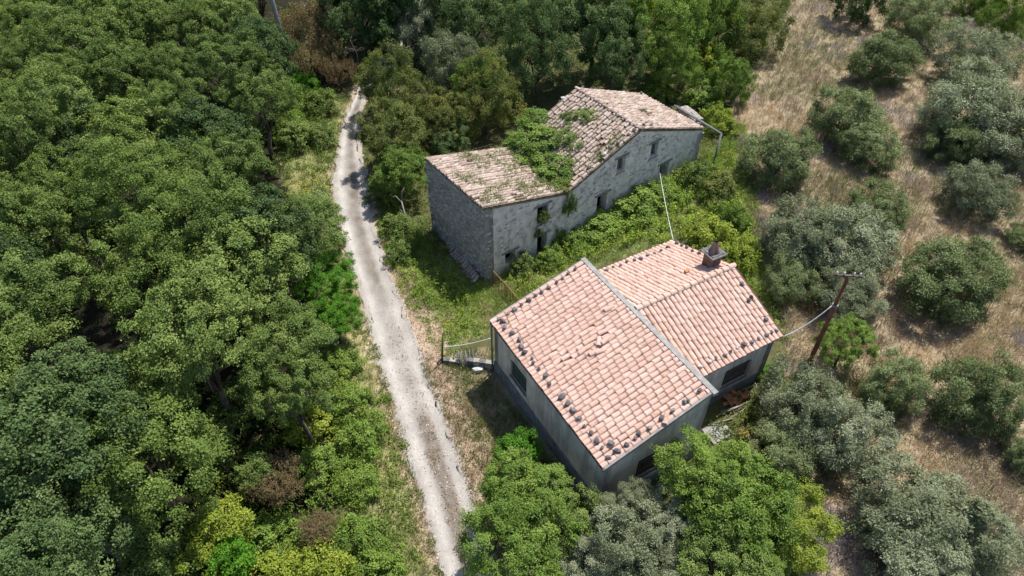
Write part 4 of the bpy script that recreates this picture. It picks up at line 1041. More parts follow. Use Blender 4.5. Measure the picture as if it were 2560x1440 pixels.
 ('olive', 2440, 150, 88, None, 'olive_tree', 'tree', GO, 'grey olive near the top right corner'),
 ('greenolive', 2120, 290, 92, None, 'olive_tree', 'tree', GO, 'green olive with pointed top in the upper grove'),
 ('greenolive', 2170, 360, 70, None, 'olive_tree', 'tree', GO, 'low right companion of the pointed green olive'),
 ('greenolive', 1945, 395, 92, None, 'olive_tree', 'tree', GO, 'dark olive right of the old house beyond the straw patch'),
 ('olive', 2440, 270, 120, None, 'olive_tree', 'tree', GO, 'big grey olive at the upper right'),
 ('olive', 2530, 340, 100, None, 'olive_tree', 'tree', GO, 'grey olive cut by the right edge in the upper half'),
 ('greenolive', 2390, 350, 70, None, 'olive_tree', 'tree', GO, 'dark olive beneath the big upper right one'),
 ('olive', 2448, 475, 82, None, 'olive_tree', 'tree', GO, 'rounded silver olive standing alone at the right'),
 ('olive', 2010, 590, 105, None, 'olive_tree', 'tree', GO, 'pale silver olive right of the yellow bush'),
 ('olive', 2120, 610, 105, None, 'olive_tree', 'tree', GO, 'pale olive behind the top of the leaning pole'),
 ('greenolive', 2190, 525, 72, None, 'olive_tree', 'tree', GO, 'green olive above the pale one behind the pole'),
 ('olive', 2130, 740, 88, None, 'olive_tree', 'tree', GO, 'silver olive directly right of the brown pole'),
 ('greenolive', 1975, 700, 66, None, 'olive_tree', 'tree', GO, 'dark olive between the gabled roof and the pole'),
 ('greenolive', 2385, 690, 118, None, 'olive_tree', 'tree', GO, 'large green olive with a strong shadow at the right'),
 ('freshoak', 2115, 855, 62, 1.6, 'tree', 'tree', GO, 'dark leafy green tree right of the pole foot'),
 ('greenolive', 2235, 960, 92, None, 'olive_tree', 'tree', GO, 'green olive below the leafy tree by the pole'),
 ('olive', 2000, 1010, 120, None, 'olive_tree', 'tree', GO, 'large grey olive right of the farmhouse, upper part left'),
 ('olive', 2110, 1090, 115, None, 'olive_tree', 'tree', GO, 'large grey olive in the lower grove beside the farmhouse'),
 ('greenolive', 1960, 1120, 80, None, 'olive_tree', 'tree', GO, 'darker olive under the large grey one by the farmhouse'),
 ('greenolive', 2450, 990, 118, None, 'olive_tree', 'tree', GO, 'large green olive at the right, lower half'),
 ('olive', 2300, 1290, 150, None, 'olive_tree', 'tree', GO, 'very large silver olive at the bottom right'),
 ('olive', 2440, 1340, 110, None, 'olive_tree', 'tree', GO, 'silver olive at the bottom right corner side'),
 ('olive', 2300, 1430, 110, None, 'olive_tree', 'tree', GO, 'silver olive cut by the bottom edge at the right'),
 ('greenolive', 2560, 590, 40, None, 'olive_tree', 'tree', GO, 'small olive cut by the right edge at mid height'),
 ('darkoak', 2150, -10, 60, 2.5, 'tree', 'tree', GO, 'dark tree at the top edge above the dry field'),
 ('freshoak', 2520, 45, 75, 1.6, 'tree', 'tree', GO, 'bright green leafy tree in the top right corner'),
 ('freshoak', 2450, -5, 60, 1.6, 'tree', 'tree', GO, 'bright green leafy tree at the top edge near the corner'),
 ('greenolive', 2570, 1130, 60, None, 'olive_tree', 'tree', GO, 'olive cut by the right edge in the lower half'),
]
for (kd, x, y, r_, hc, nm, cat, grp, lb) in TR:
    if grp == GO and 'olive' in kd: r_ *= .90
    tree_px(kd, x, y, r_, lb, grp, nm, cat, k=(.80 if cat == 'tree' else .45), hc=(hc * .8 if hc and y < 320 and x > 850 else hc), vscale=(1.35 if hc and y < 320 and x > 850 and cat == 'tree' else (.62 if nm == 'bramble' else 1.0)))
for i, (x, y, r_) in enumerate([(610, 330, 48), (740, 335, 42), (280, 560, 60), (160, 640, 62), (420, 870, 70), (330, 925, 78), (455, 960, 75), (610, 1000, 66), (560, 1060, 60), (500, 1110, 72), (330, 1290, 70), (400, 1400, 85)]):
    tree_px('darkshrub', x, y, r_, f'shaded bush in the dark hollows of the left wood, {ORD[i]} from the top', 'shaded bushes under the oaks', 'bush', 'bush', k=.9)
# trees beyond the frame
for iq, (kd, p, R, zc) in enumerate([('darkoak', (-30, 76), 4, 5), ('oak', (-18, 74), 4, 5), ('darkoak', (-6, 75), 4, 5), ('oak', (6, 76), 4, 5), ('darkoak', (18, 76), 4, 5), ('greenolive', (30, 74), 2.5, 2), ('oak', (-34, 86), 4.5, 5), ('darkoak', (-22, 84), 4.5, 5), ('lightoak', (-12, 86), 4.5, 5), ('oak', (-1, 85), 4.5, 5), ('darkoak', (11, 86), 4.5, 5), ('greenolive', (24, 84), 3, 2.4), ('olive', (38, 82), 3, 2.4)]):
    tree(kd, p, R, zc, f'tree beyond the top edge of the photo, {ORD[iq] if iq < 6 else ORD[iq - 6]} from the left in the {"nearer" if iq < 6 else "farther"} row', 'trees beyond the top edge', 'tree', 'tree')

# bramble and weeds growing on the old roof: things of their own
RB = [('shrub', 1330, 395, 62, PL_OL, 'leafy bramble mass in the old roof valley, left of centre'), ('shrub', 1385, 430, 60, PL_OM, 'leafy bramble mass in the front end of the old roof valley'),
      ('shrub', 1350, 345, 62, PL_OM, 'leafy bramble mass in the middle of the old roof valley'), ('darkshrub', 1420, 350, 42, PL_OM, 'bramble spreading up the old roof toward the ridge'),
      ('shrub', 1340, 300, 42, PL_OM, 'bramble over the back end of the old roof valley'), ('shrub', 1290, 370, 40, PL_OL, 'small bramble on the old roof left part'),
      ('darkshrub', 1470, 290, 34, PL_OM, 'creeper patch just below the old roof ridge'), ('darkshrub', 1430, 300, 30, PL_OM, 'creeper patch left of the ridge on the old roof'),
      ('mixedshrub', 1400, 465, 34, PL_OM, 'dry bramble at the old roof front kink')]
for kd, x, y, r_, pl, lb in RB:
    p = on_plane(x, y, *pl); R = r_ * depth_of(p) / F
    root = empty('roof_bramble', tuple(p)); tag(root, lb, 'bramble', 'brambles growing on the old roof')
    s = R / 1.2
    link('crown', crown_copy(kd, _tc[0]), None, root, (0, 0, R * .05), (0, 0, random.uniform(0, 6)), (s, s, s * .55)); _tc[0] += 1

# ------------------------------------------------------------------ grass, weeds, litter (nobody could count them)
def scatter(n, x0, x1, y0, y1, g):
    return g.uniform(x0, x1, n), g.uniform(y0, y1, n)

def view_ok(x, y, m=1.12):
    z = terr(x, y); d = np.stack([x, y, z - CAM[2]], 1); dz = d @ FW
    px = F * (d @ RT) / dz; py = F * (d @ UP) / dz
    return (dz > 0) & (np.abs(px) < PW / 2 * m + 60) & (np.abs(py) < PH / 2 * m + 60)

def blades(name, x, y, m, Lo, Hi_, wd, col, lean=.5, spread=.10, seed=0, headcol=None, head=.0):
    """tufts of m blades each; L between Lo and Hi (arrays or numbers), col per tuft"""
    g = np.random.default_rng(seed); n = len(x)
    z = terr(x, y) - .02
    a = g.uniform(0, 6.283, (n, m)); r = g.uniform(0, 1, (n, m)) * spread
    L_ = g.uniform(0, 1, (n, m)) * (np.asarray(Hi_) - np.asarray(Lo)).reshape(-1, 1) + np.asarray(Lo).reshape(-1, 1)
    bx = x[:, None] + r * np.cos(a); by = y[:, None] + r * np.sin(a)
    la = a + g.normal(0, .6, (n, m)); le = np.abs(g.normal(lean, .3, (n, m)))
    le = np.clip(le, 0, 1.3)
    tx = bx + np.cos(la) * np.sin(le) * L_; ty = by + np.sin(la) * np.sin(le) * L_; tz = z[:, None] + np.cos(le) * L_
    wa = g.uniform(0, 6.283, (n, m)); w_ = wd * g.uniform(.6, 1.4, (n, m)) * .5
    mx_, my_, mz_ = (bx * .45 + tx * .55 - np.cos(la) * .04, by * .45 + ty * .55 - np.sin(la) * .04, z[:, None] * .4 + tz * .6 + .03)
    V = np.stack([np.stack([bx, by, z[:, None] + 0 * bx], -1),
                  np.stack([mx_ + np.cos(wa) * w_, my_ + np.sin(wa) * w_, mz_], -1),
                  np.stack([tx, ty, tz], -1),
                  np.stack([mx_ - np.cos(wa) * w_, my_ - np.sin(wa) * w_, mz_], -1)], 2).reshape(-1, 3)
    cc = np.repeat(col, m, 0) * g.uniform(.7, 1.3, (n * m, 1))
    if headcol is not None:
        k = g.random(n * m) < head; cc[k] = headcol
    cc = np.repeat(cc, 4, 0)
    return V, np.arange(len(V)).reshape(-1, 4), np.clip(cc, 0, 1)

def stuff_obj(name, parts, mat, label, cat):
    V = np.concatenate([p[0] for p in parts]); n = 0; Fs = []
    for p in parts: Fs.append(p[1] + n); n += len(p[0])
    o = link(name, mesh_np(name, V, np.concatenate(Fs), np.concatenate([p[2] for p in parts])), mat)
    tag(o, label, cat, kind='stuff'); return o

def clear(x, y, m=.12):
    t = road_t(x, y); nn_ = vnoise(x, y, .45, 51) * .16; on = (t > -.02 + nn_) & (t < 1.02 - nn_)
    return ~(in_farm(x, y, m) | in_ruin(x, y, m) | on)

g = np.random.default_rng(99)
# dry field
x, y = scatter(120000, 3, 52, 6, 70, g); k = inside(Z_FIELD, x, y) & clear(x, y) & view_ok(x, y); x, y = x[k], y[k]
dist = np.hypot(x, y); k = g.random(len(x)) < np.clip(30 / dist, .35, 1); x, y = x[k], y[k]
n1 = fbm(x, y, 3.2, 61); n2 = fbm(x, y, 1.1, 67); n3 = fbm(x, y, 5.5, 71)
col = np.where((n1 > .52)[:, None], np.array([.47, .37, .215]), np.array([.36, .28, .195]))
col = np.where(((n3 > .56) & (n2 > .5))[:, None], np.array([.37, .32, .31]), col)
gr = inside(Z_GREENF, x, y) | (n3 < .34); gr |= (n3 > .47) & (n3 < .50) | (fbm(x, y, 2.2, 77) > .55)
col = np.where((gr & (g.random(len(x)) < .6))[:, None], np.array([.19, .22, .075]), col)
st = np.zeros(len(x), bool)
for Z in Z_STRAW: st |= inside(Z, x, y)
col = np.where(st[:, None], np.array([.50, .36, .21]), col)
hh = (.18 + .62 * np.clip(n2 * 1.9 - .5, 0, 1)) * np.where(st, .55, 1)
P1 = blades('f', x, y, 9, hh * .4, hh * 1.25, .022, col, np.where(st, 1.1, .55).mean(), .16, 1, np.array([.36, .30, .38]), .035)
print('field', len(P1[1]))
stuff_obj('dry_grass', [P1], M['blades'], 'tall dry straw and grey lilac thistles between the olives', 'dry grass')

# green grass: garden and verges
parts = []
for Z, seed, dens, m_, lo, hi, ca, cb, cc_ in (
        (Z_GARDEN, 5, 60, 9, .12, .55, (.17, .27, .05), (.33, .41, .09), (.42, .40, .18)),
        (Z_LAWN, 6, 45, 9, .12, .50, (.14, .21, .05), (.25, .31, .085), (.36, .32, .17)),
        (Z_VERGE_R, 7, 70, 8, .08, .42, (.13, .19, .05), (.22, .25, .08), (.34, .28, .16))):
    lo_, hi_ = Z.min(0), Z.max(0); n = int((hi_ - lo_).prod() * dens); x, y = scatter(n, lo_[0], hi_[0], lo_[1], hi_[1], g)
    k = inside(Z, x, y) & clear(x, y) & view_ok(x, y); x, y = x[k], y[k]
    k = g.random(len(x)) < np.clip(28 / np.hypot(x, y + 4), .3, 1); x, y = x[k], y[k]
    na = fbm(x, y, 1.6, seed * 3)[:, None]; nb = fbm(x, y, .7, seed * 5)[:, None]
    edge_ = np.minimum(np.abs(track_side(x, y)), np.abs(road_span(y)[0] - x)) < .7
    col = np.array(ca) * (1 - na) + np.array(cb) * na
    col = np.where((nb > .56) | edge_[:, None] & (g.random((len(x), 1)) < .6), np.array(cc_), col)
    h_ = lo + (hi - lo) * np.clip(na[:, 0] * 1.7 - .4, 0, 1) * np.where(edge_, .5, 1)
    parts.append(blades('g', x, y, m_, h_ * .4, h_ * 1.2, .020, col, .6, .13, seed))
# dry tufts in the middle of the track
x, y = scatter(26000, -4, 5, 8, 46, g); t_ = road_t(x, y)
nn = fbm(x, y, .9, 83)
k = (((np.abs(t_ - .5) < .13) & (y < 17) & (nn > .50)) | ((np.abs(t_ - .62) < .2) & (y > 24) & (nn > .60)) | ((np.abs(t_ - .42) < .14) & (np.abs(y - 18.1) < .6) & (nn > .3))
     | ((t_ > -.05) & (t_ < .06)) | ((t_ > .93) & (t_ < 1.06))); x, y = x[k], y[k]
parts.append(blades('g', x, y, 6, np.full(len(x), .03), np.full(len(x), .16), .02, np.tile([.40, .30, .19], (len(x), 1)), .8, .10, 17))
print('grass', sum(len(p[1]) for p in parts))
stuff_obj('grass', parts, M['blades'], 'green and half dry grass in the garden and on both track verges', 'grass')

# leafy weeds
def weeds(x, y, m, rad, hgt, Lf, col, seed):
    g = np.random.default_rng(seed); n = len(x); z = terr(x, y)
    hgt = np.asarray(hgt).reshape(-1, 1); rad = np.asarray(rad).reshape(-1, 1)
    a = g.uniform(0, 6.283, (n, m)); r = np.sqrt(g.random((n, m))) * rad
    hz = hgt * (1 - (r / rad) ** 2 * .6) * g.uniform(.35, 1.05, (n, m))
    P = np.stack([x[:, None] + r * np.cos(a), y[:, None] + r * np.sin(a), z[:, None] + hz], -1)
    N = unit(g.normal(0, .55, P.shape) + np.array([0, 0, .9])); T = unit(g.normal(0, 1, P.shape) + np.array([0, 0, .1]))
    q = n * m
    V, Fc, _ = leaves(P.reshape(-1, 3), N.reshape(-1, 3), T.reshape(-1, 3), Lf * g.uniform(.6, 1.4, q), Lf * .7 * g.uniform(.6, 1.3, q), np.zeros(q))
    c = np.repeat(col, m, 0) * g.uniform(.65, 1.35, (q, 1)); c[:, 0] *= g.uniform(.8, 1.3, q)
    return V, Fc, np.clip(np.repeat(c, 4, 0), 0, 1)
parts = []
def weed_zone(Z, dens, thr, hmax, ca, cb, seed, m=26, rad=.20, Lf=.085, s=1.5):
    lo_, hi_ = Z.min(0), Z.max(0); n = int((hi_ - lo_).prod() * dens); x, y = scatter(n, lo_[0], hi_[0], lo_[1], hi_[1], g)
    k = inside(Z, x, y) & clear(x, y, .2) & view_ok(x, y); x, y = x[k], y[k]
    nn = fbm(x, y, s, seed * 7); k = (nn > thr) & (g.random(len(x)) < np.clip(30 / np.hypot(x, y + 4), .3, 1)); x, y, nn = x[k], y[k], nn[k]
    edge_ = np.clip(np.minimum(np.abs(track_side(x, y)), np.abs(road_span(y)[0] - x)) / 1.2, .25, 1)
    na = vnoise(x, y, 1.1, seed)[:, None]
    h_ = np.clip(.12 + (nn - thr) * hmax * 3.2, .1, hmax) * edge_
    parts.append(weeds(x, y, m, np.full(len(x), rad), h_, Lf, np.array(ca) * (1 - na) + np.array(cb) * na, seed))
weed_zone(Z_GARDEN, 9, .40, .75, (.15, .25, .04), (.30, .38, .07), 3)
weed_zone(gpoly([(1400, 620), (1430, 560), (1500, 520), (1650, 465), (1760, 410), (1830, 440), (1890, 620), (1870, 690), (1720, 600), (1560, 620), (1440, 670)]), 10, .25, .9, (.17, .28, .045), (.32, .42, .075), 13, m=34, Lf=.10)
weed_zone(Z_LAWN, 9, .40, .65, (.10, .18, .035), (.18, .25, .055), 4)
weed_zone(gpoly([(690, 240), (880, 235), (850, 330), (830, 480), (800, 560), (690, 430)]), 9, .15, .8, (.09, .16, .035), (.16, .22, .055), 14)
weed_zone(gpoly([(900, 330), (1070, 380), (1085, 560), (1130, 640), (1000, 640), (940, 560), (930, 450)]), 12, .1, .6, (.08, .14, .03), (.15, .21, .045), 16)
weed_zone(gpoly([(1735, 335), (1830, 290), (1880, 430), (1760, 470)]), 14, .1, .8, (.11, .19, .035), (.2, .27, .055), 18)
weed_zone(gpoly([(1890, 680), (1960, 760), (2000, 960), (1880, 1050), (1780, 1110), (1760, 1060), (1900, 930), (1960, 850)]), 10, .3, .5, (.12, .19, .04), (.25, .27, .09), 19, m=20, rad=.16)
ZU = gpoly([(600, 1100), (760, 980), (880, 900), (960, 1010), (1010, 1180), (1060, 1440), (450, 1460), (480, 1250)])
weed_zone(ZU, 9, .30, .9, (.09, .16, .03), (.20, .27, .05), 8, s=2.2)
weed_zone(Z_SHADE, 3.2, .38, .9, (.03, .055, .015), (.05, .08, .022), 9, m=24, rad=.30, Lf=.12, s=2.2)  # wood floor weeds: darker leaf colours carry the shade under the oaks
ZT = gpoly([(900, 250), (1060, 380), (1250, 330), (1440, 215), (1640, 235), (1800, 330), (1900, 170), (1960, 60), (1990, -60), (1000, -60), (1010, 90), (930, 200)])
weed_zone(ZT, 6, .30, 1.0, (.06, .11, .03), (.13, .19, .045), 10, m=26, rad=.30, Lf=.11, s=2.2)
ZN = gpoly([(1240, 1130), (1320, 1060), (1480, 1250), (1640, 1230), (1800, 1060), (1920, 1000), (2060, 1250), (2030, 1500), (1180, 1500), (1200, 1300)])
weed_zone(ZN, 8, .30, .8, (.07, .13, .03), (.14, .20, .045), 11, s=1.6)
weed_zone(Z_FIELD, 4.5, .50, .75, (.13, .14, .065), (.28, .25, .17), 12, m=24, rad=.22, Lf=.06, s=1.3)
weed_zone(Z_VERGE_R, 5, .50, .35, (.11, .16, .04), (.19, .22, .07), 15, m=20, rad=.18, Lf=.07, s=.9)
print('weeds', sum(len(p[1]) for p in parts))
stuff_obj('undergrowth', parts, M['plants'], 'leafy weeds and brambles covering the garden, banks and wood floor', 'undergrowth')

for (px, py, fnp, sc_, lb) in ((1424, 520, (KB, bB2), (.45, .22, .9), 'creeper hanging down the seam between the two old house fronts'), (1358, 545, (OB, bB), (.36, .25, .45), 'leafy shoot filling the old house upper left window'),
                              (1345, 585, (OB, bB), (.25, .2, .35), 'small creeper by the old house ground door'), (1400, 600, (KB, bB2), (.5, .3, .7), 'creeper climbing the old house wall beside the bramble')):
    n_ = np.array([fnp[1][0], fnp[1][1], 0]); p = on_plane(px, py, np.array([fnp[0][0], fnp[0][1], 0]) - n_ * .08, n_)
    root = empty('creeper', tuple(p), TB); tag(root, lb, 'creeper', 'creepers on the old house front')
    link('crown', crown_copy('darkshrub', len(lb)), None, root, (0, 0, 0), (0, 0, 0), (sc_[0] / 1.2, sc_[1] / 1.2, sc_[2] / 1.0))
# small growth on the old roof
parts = []
fr_ = []
for (fn, s0, s1, t0, t1, za, zb_, n_) in ((q1, .3, LW, .1, D1 - .1, hl, hk, 520), (q2, 0, WR - .3, .1, D2 - .1, hk, hr, 620), (q2, WR + .2, WT, .1, D2, hr, he, 110)):
    for _ in range(n_):
        s = random.uniform(s0, s1); t_ = random.uniform(t0, t1); f_ = (s - (0 if fn is q1 else (0 if s0 < 1 else WR))) / ((LW if fn is q1 else (WR if s0 < 1 else WT - WR)))
        z_ = za + (zb_ - za) * f_; v_ = abs((s - LW) if fn is q1 else (s if s0 < 1 else 9))
        if vnoise(s + (0 if fn is q1 else 7), t_, .9, 5) + max(0, .5 - v_ * .16) < .62 + random.uniform(-.08, .12): continue
        fr_.append(tuple(fn(s, t_, z_ + .07)))
fr_ = np.array(fr_); n = len(fr_); gg = np.random.default_rng(4); m = 20
P = fr_[:, None, :] + gg.normal(0, 1, (n, m, 3)) * np.array([.10, .10, .0]) + np.abs(gg.normal(0, 1, (n, m, 3))) * np.array([0, 0, .09])
N = unit(gg.normal(0, .6, P.shape) + np.array([0, 0, .8])); T = unit(gg.normal(0, 1, P.shape) + np.array([0, 0, .4]))
V, Fc, _ = leaves(P.reshape(-1, 3), N.reshape(-1, 3), T.reshape(-1, 3), .08 * gg.uniform(.5, 1.3, n * m), .045 * gg.uniform(.5, 1.3, n * m), np.zeros(n * m))
cbase = np.where(gg.random((n, 1)) < .3, np.array([.26, .22, .13]), np.array([.15, .21, .06]))
o = link('roof_weeds', mesh_np('roof_weeds', V, Fc, np.repeat(np.repeat(cbase, m, 0) * gg.uniform(.7, 1.3, (n * m, 1)), 4, 0)), M['plants'])
tag(o, 'small weeds and dry creepers rooted among the old roof tiles', 'weeds', kind='stuff')

# pebbles and leaf litter on and beside the track
x, y = scatter(30000, -6, 6, 9, 46, g); t_ = road_t(x, y); k = (t_ > -.35) & (t_ < 1.4) & ~in_farm(x, y, .1) & ~in_ruin(x, y, .1) & (g.random(len(x)) < np.where((t_ > .05) & (t_ < .95), .35, .8)) & (g.random(len(x)) < np.clip(22 / y, .2, 1)); x, y, t_ = x[k], y[k], t_[k]
n = len(x); z = terr(x, y) + .025; s = g.uniform(.012, .034, n)
O8 = np.array([[1, 0, 0], [0, 1, 0], [-1, 0, 0], [0, -1, 0], [0, 0, .7]]); V = (np.stack([x, y, z], 1)[:, None, :] + O8[None] * s[:, None, None] * g.uniform(.7, 1.3, (n, 5, 1)))
Fp = np.array([[0, 1, 4], [1, 2, 4], [2, 3, 4], [3, 0, 4]]); Fc = (np.arange(n)[:, None, None] * 5 + Fp[None]).reshape(-1, 3)
cc = np.where(((t_ > .0) & (t_ < 1))[:, None], np.array([.46, .43, .38]), np.array([.36, .29, .22])) * g.uniform(.6, 1.3, (n, 1))
me = mesh_np('gravel', V.reshape(-1, 3), Fc, np.repeat(np.clip(cc, 0, 1), 5, 0))
tag(link('gravel', me, M['pebble']), 'loose pale gravel and pebbles strewn over the track', 'gravel', kind='stuff')
x, y = scatter(26000, -6, 6, 9, 40, g); t_ = road_t(x, y); k = (((t_ > .92) & (t_ < 1.6)) | ((t_ > -.25) & (t_ < .04)) | ((np.abs(t_ - .55) < .16) & (g.random(len(x)) < .5))) & ~in_farm(x, y, .1) & ~in_ruin(x, y, .1); x, y = x[k], y[k]; n = len(x)
P = np.stack([x, y, terr(x, y) + g.uniform(.03, .07, n)], 1); N = unit(g.normal(0, .35, (n, 3)) + np.array([0, 0, 1])); T = unit(g.normal(0, 1, (n, 3)))
V, Fc, _ = leaves(P, N, T, g.uniform(.05, .11, n), g.uniform(.03, .06, n), np.zeros(n))
cc = np.array([.42, .27, .17]) * g.uniform(.5, 1.4, (n, 1))
tag(link('leaf_litter', mesh_np('leaf_litter', V, Fc, np.repeat(np.clip(cc, 0, 1), 4, 0)), M['plants']), 'dry brown fallen leaves along the edges of the track', 'leaf litter', kind='stuff')

# ------------------------------------------------------------------ poles, cables, fence and small things
def hang(a, b, sag, n=14):
    a, b = Vector(a), Vector(b); return [a.lerp(b, i / n) - Vector((0, 0, sag * 4 * (i / n) * (1 - i / n))) for i in range(n + 1)]
def cable(pts, r, label, name='cable', mat='cable'):
    m = MB(); m.tube(pts, r, 5); o = m.build(name, M[mat], None, True); tag(o, label, name.replace('_', ' ')); return o
# leaning brown pole in the grove
pb = at(2006, 944, 0.0)
zt = 1.0
for zz in np.arange(4, 12, .02):
    if project((pb[0], pb[1], zz))[1] < 690: zt = zz; break
tx_, _ = project((pb[0], pb[1], zt)); off = (2121 - tx_) / F * depth_of((pb[0], pb[1], zt))
top = Vector((pb[0] + off, pb[1], zt))
pole = empty('utility_pole', tuple(pb)); tag(pole, 'reddish brown wooden utility pole with a short insulator crossarm standing among the olives', 'utility pole')
q = lambda v: tuple(Vector(v) - Vector(pb))
m = MB(); m.tube([q((pb[0], pb[1], pb[2] - .5)), q(Vector(pb).lerp(top, .5)), q(top)], [.105, .09, .07], 10); m.build('pole', M['pole_wood'], pole, True)
m = MB(); m.box((-.55, -.04, -.035), (.55, .04, .035), Matrix.Translation(q(top)) @ Matrix.Rotation(.08, 4, 'Y')); arm = m.build('crossarm', M['bark'], pole)
for dx in (-.47, -.18, .2, .44):
    m = MB(); b_ = Vector(q(top)) + Vector((dx, 0, .03 - dx * .08)); m.tube([b_, b_ + Vector((0, 0, .05)), b_ + Vector((0, 0, .09)), b_ + Vector((0, 0, .15))], [.012, .035, .04, .02], 8); m.build('insulator', M['porcelain'], arm, True)
c_ = Vector(pb).lerp(top, .74); m = MB(); m.tube([q(c_ - Vector((0, 0, .05))), q(c_ + Vector((0, 0, .05)))], .13, 10); m.build('metal_band', M['iron'], pole)
cable(hang(hp(U1 + .02, Wd + W2 - .1, HE - .05), c_ + Vector((-.12, -.02, 0)), .25), .022, 'grey cable from the farmhouse roof corner up to the brown pole')
cable(hang(hp(U0 + .1, Wd + W2 - .1, HE), q2(7.1, -.02, 1.75), .12), .015, 'white cable from the old house doorway to the far farmhouse roof corner')
# grey concrete pole at the wood edge
pg = at(735, 205, 0); zt2 = pg[2] + 11
m = MB(); m.tube([(0, 0, -.3), (-.20, 0, 5.5), (-.35, 0, 11)], [.17, .145, .12], 10); o = m.build('concrete_pole', M['concrete_pole'], None, True, loc=tuple(pg))
tag(o, 'tall grey concrete pole rising between the wood and the brown heather', 'utility pole')
# leaning fence post with wire
fp = at(1107, 905, 0); ft_ = Vector(fp) + Vector((.12, .10, 1.45))
post = empty('fence_post', tuple(fp)); tag(post, 'thin crooked dark fence post at the track side with a forked foot', 'fence post')
m = MB(); m.tube([(-.02, -.05, -.2), (.0, .02, .5), (.05, .04, 1.1), (.12, .10, 1.85)], [.055, .045, .035, .02], 7); m.build('stake', M['bark'], post, True)
m = MB(); m.tube([(.0, .0, .3), (-.25, -.12, .02)], [.03, .025], 6); m.build('prop', M['bark'], post, True)
cable(hang(Vector(fp) + Vector((.05, .04, 1.0)), hp(.0, .02, 2.2), .12), .018, 'pale wire from the crooked post to the farmhouse corner pipe', 'wire')
# low wall between the post and the house
lw = empty('low_wall', tuple(at(1110, 905, 0))); tag(lw, 'low broken cement and stone wall from the crooked post to the farmhouse corner', 'wall')
a_ = Vector(at(1108, 906, 0)); b_ = Vector(hp(.05, .25, 0)); b_.z = float(terr(b_.x, b_.y)); d_ = (b_ - a_); n_ = 9
for i in range(n_):
    if i == 3: continue
    p = a_ + d_ * (i + .5) / n_ - a_; hh_ = (.25 if i < 3 else .45) + random.uniform(-.04, .04); an = math.atan2(d_.y, d_.x)
    m = MB(); m.box((-d_.length / n_ / 2 + .004, -.11, -.3), (d_.length / n_ / 2 - .004, .11, hh_), Matrix.Translation(p) @ Matrix.Rotation(an, 4, 'Z'), jit=.012)
    m.build('wall_block', M['mortar' if i % 2 else 'slab'], lw)
# weathered stakes leaning on the wall
for i, (px, py) in enumerate([(1143, 912), (1150, 915), (1156, 918), (1162, 916), (1172, 912), (1177, 914), (1184, 912), (1190, 910), (1135, 908), (1166, 920)]):
    p = Vector(at(px, py + 8, 0)); e = p + Vector((random.uniform(-.1, .12), .50 + random.uniform(-.1, .1), .62 + random.uniform(-.12, .2)))
    m = MB(); m.tube([(0, 0, 0), tuple((e - p) * .5), tuple(e - p)], [.03, .027, .022], 6); o = m.build('stake', M['greywood'], None, True, loc=tuple(p))
    tag(o, f'weathered grey stake leaning on the low wall, {ORD[i]} placed along the heap', 'stake', 'stakes leaning on the low wall')
p = at(1196, 926, 0.05); o = link('rubble_lump', ROCKP[1], None, None, (p[0], p[1], p[2] + .08), (0, 0, .5), (.32, .22, .16)); tag(o, 'white torn plaster lump on the ground near the downpipe', 'rubble')
p = at(1300, 690, 0); 
# rusty railing
ra, rb = Vector(at(1232, 712, 0)), Vector(at(1300, 790, 0)); rl = empty('rusty_railing', tuple(ra)); tag(rl, 'low rusty iron railing running from the old house corner to the farmhouse', 'railing')
for zz in (.12, 1.0):
    m = MB(); m.tube([(0, 0, zz), tuple((rb - ra) * .5 + Vector((0, 0, zz + .05))), tuple((rb - ra) + Vector((0, 0, zz)))], .022, 6); m.build('rail', M['rust'], rl)
for i in range(19):
    p = (rb - ra) * (i / 18); m = MB(); m.tube([tuple(p + Vector((0, 0, -.1))), tuple(p + Vector((0, 0, 1.02)))], .022 if i not in (0, 9, 18) else .034, 5); m.build('bar', M['rust'], rl)
# stacked spare tiles beside the old house
k_ = 0
for i in range(15):
    for j in range(3):
        px, py = 1125 + i * 4.6 + j * 3, 612 + i * 6.2
        p = Vector(at(px, py, 0)) + Vector((.0, .12 * 0, .06 + .085 * j))
        o = link('stacked_tile', OTILE[(i + j) % 6], None, None, tuple(p), (random.uniform(-.15, .15), 0, TB + math.pi / 2 + .35 + random.uniform(-.12, .12)))
        tag(o, f'dark spare roof tile by the old house side wall, {ORD[i]} along, {["bottom", "middle", "top"][j]} layer', 'roof tile', 'spare tiles heaped beside the old house')
# white dead branch
p = at(1015, 560, 0); root = empty('dead_branch', tuple(p)); tag(root, 'bleached forked dead branch on the bank between track and old house', 'branch')
m = MB(); m.tube([(.1, -.3, .2), (0, 0, .7), (-.15, .35, 1.35)], [.06, .05, .035], 6); m.tube([(-.13, .30, 1.25), (-.45, .45, 1.6), (-.7, .4, 1.55)], [.03, .02, .01], 5)
m.tube([(-.13, .32, 1.3), (-.1, .6, 1.8), (.02, .75, 1.95)], [.028, .018, .008], 5); m.tube([(0, 0, .7), (-.25, .1, .95)], [.025, .01], 5); m.build('limb', M['deadwood'], root, True)
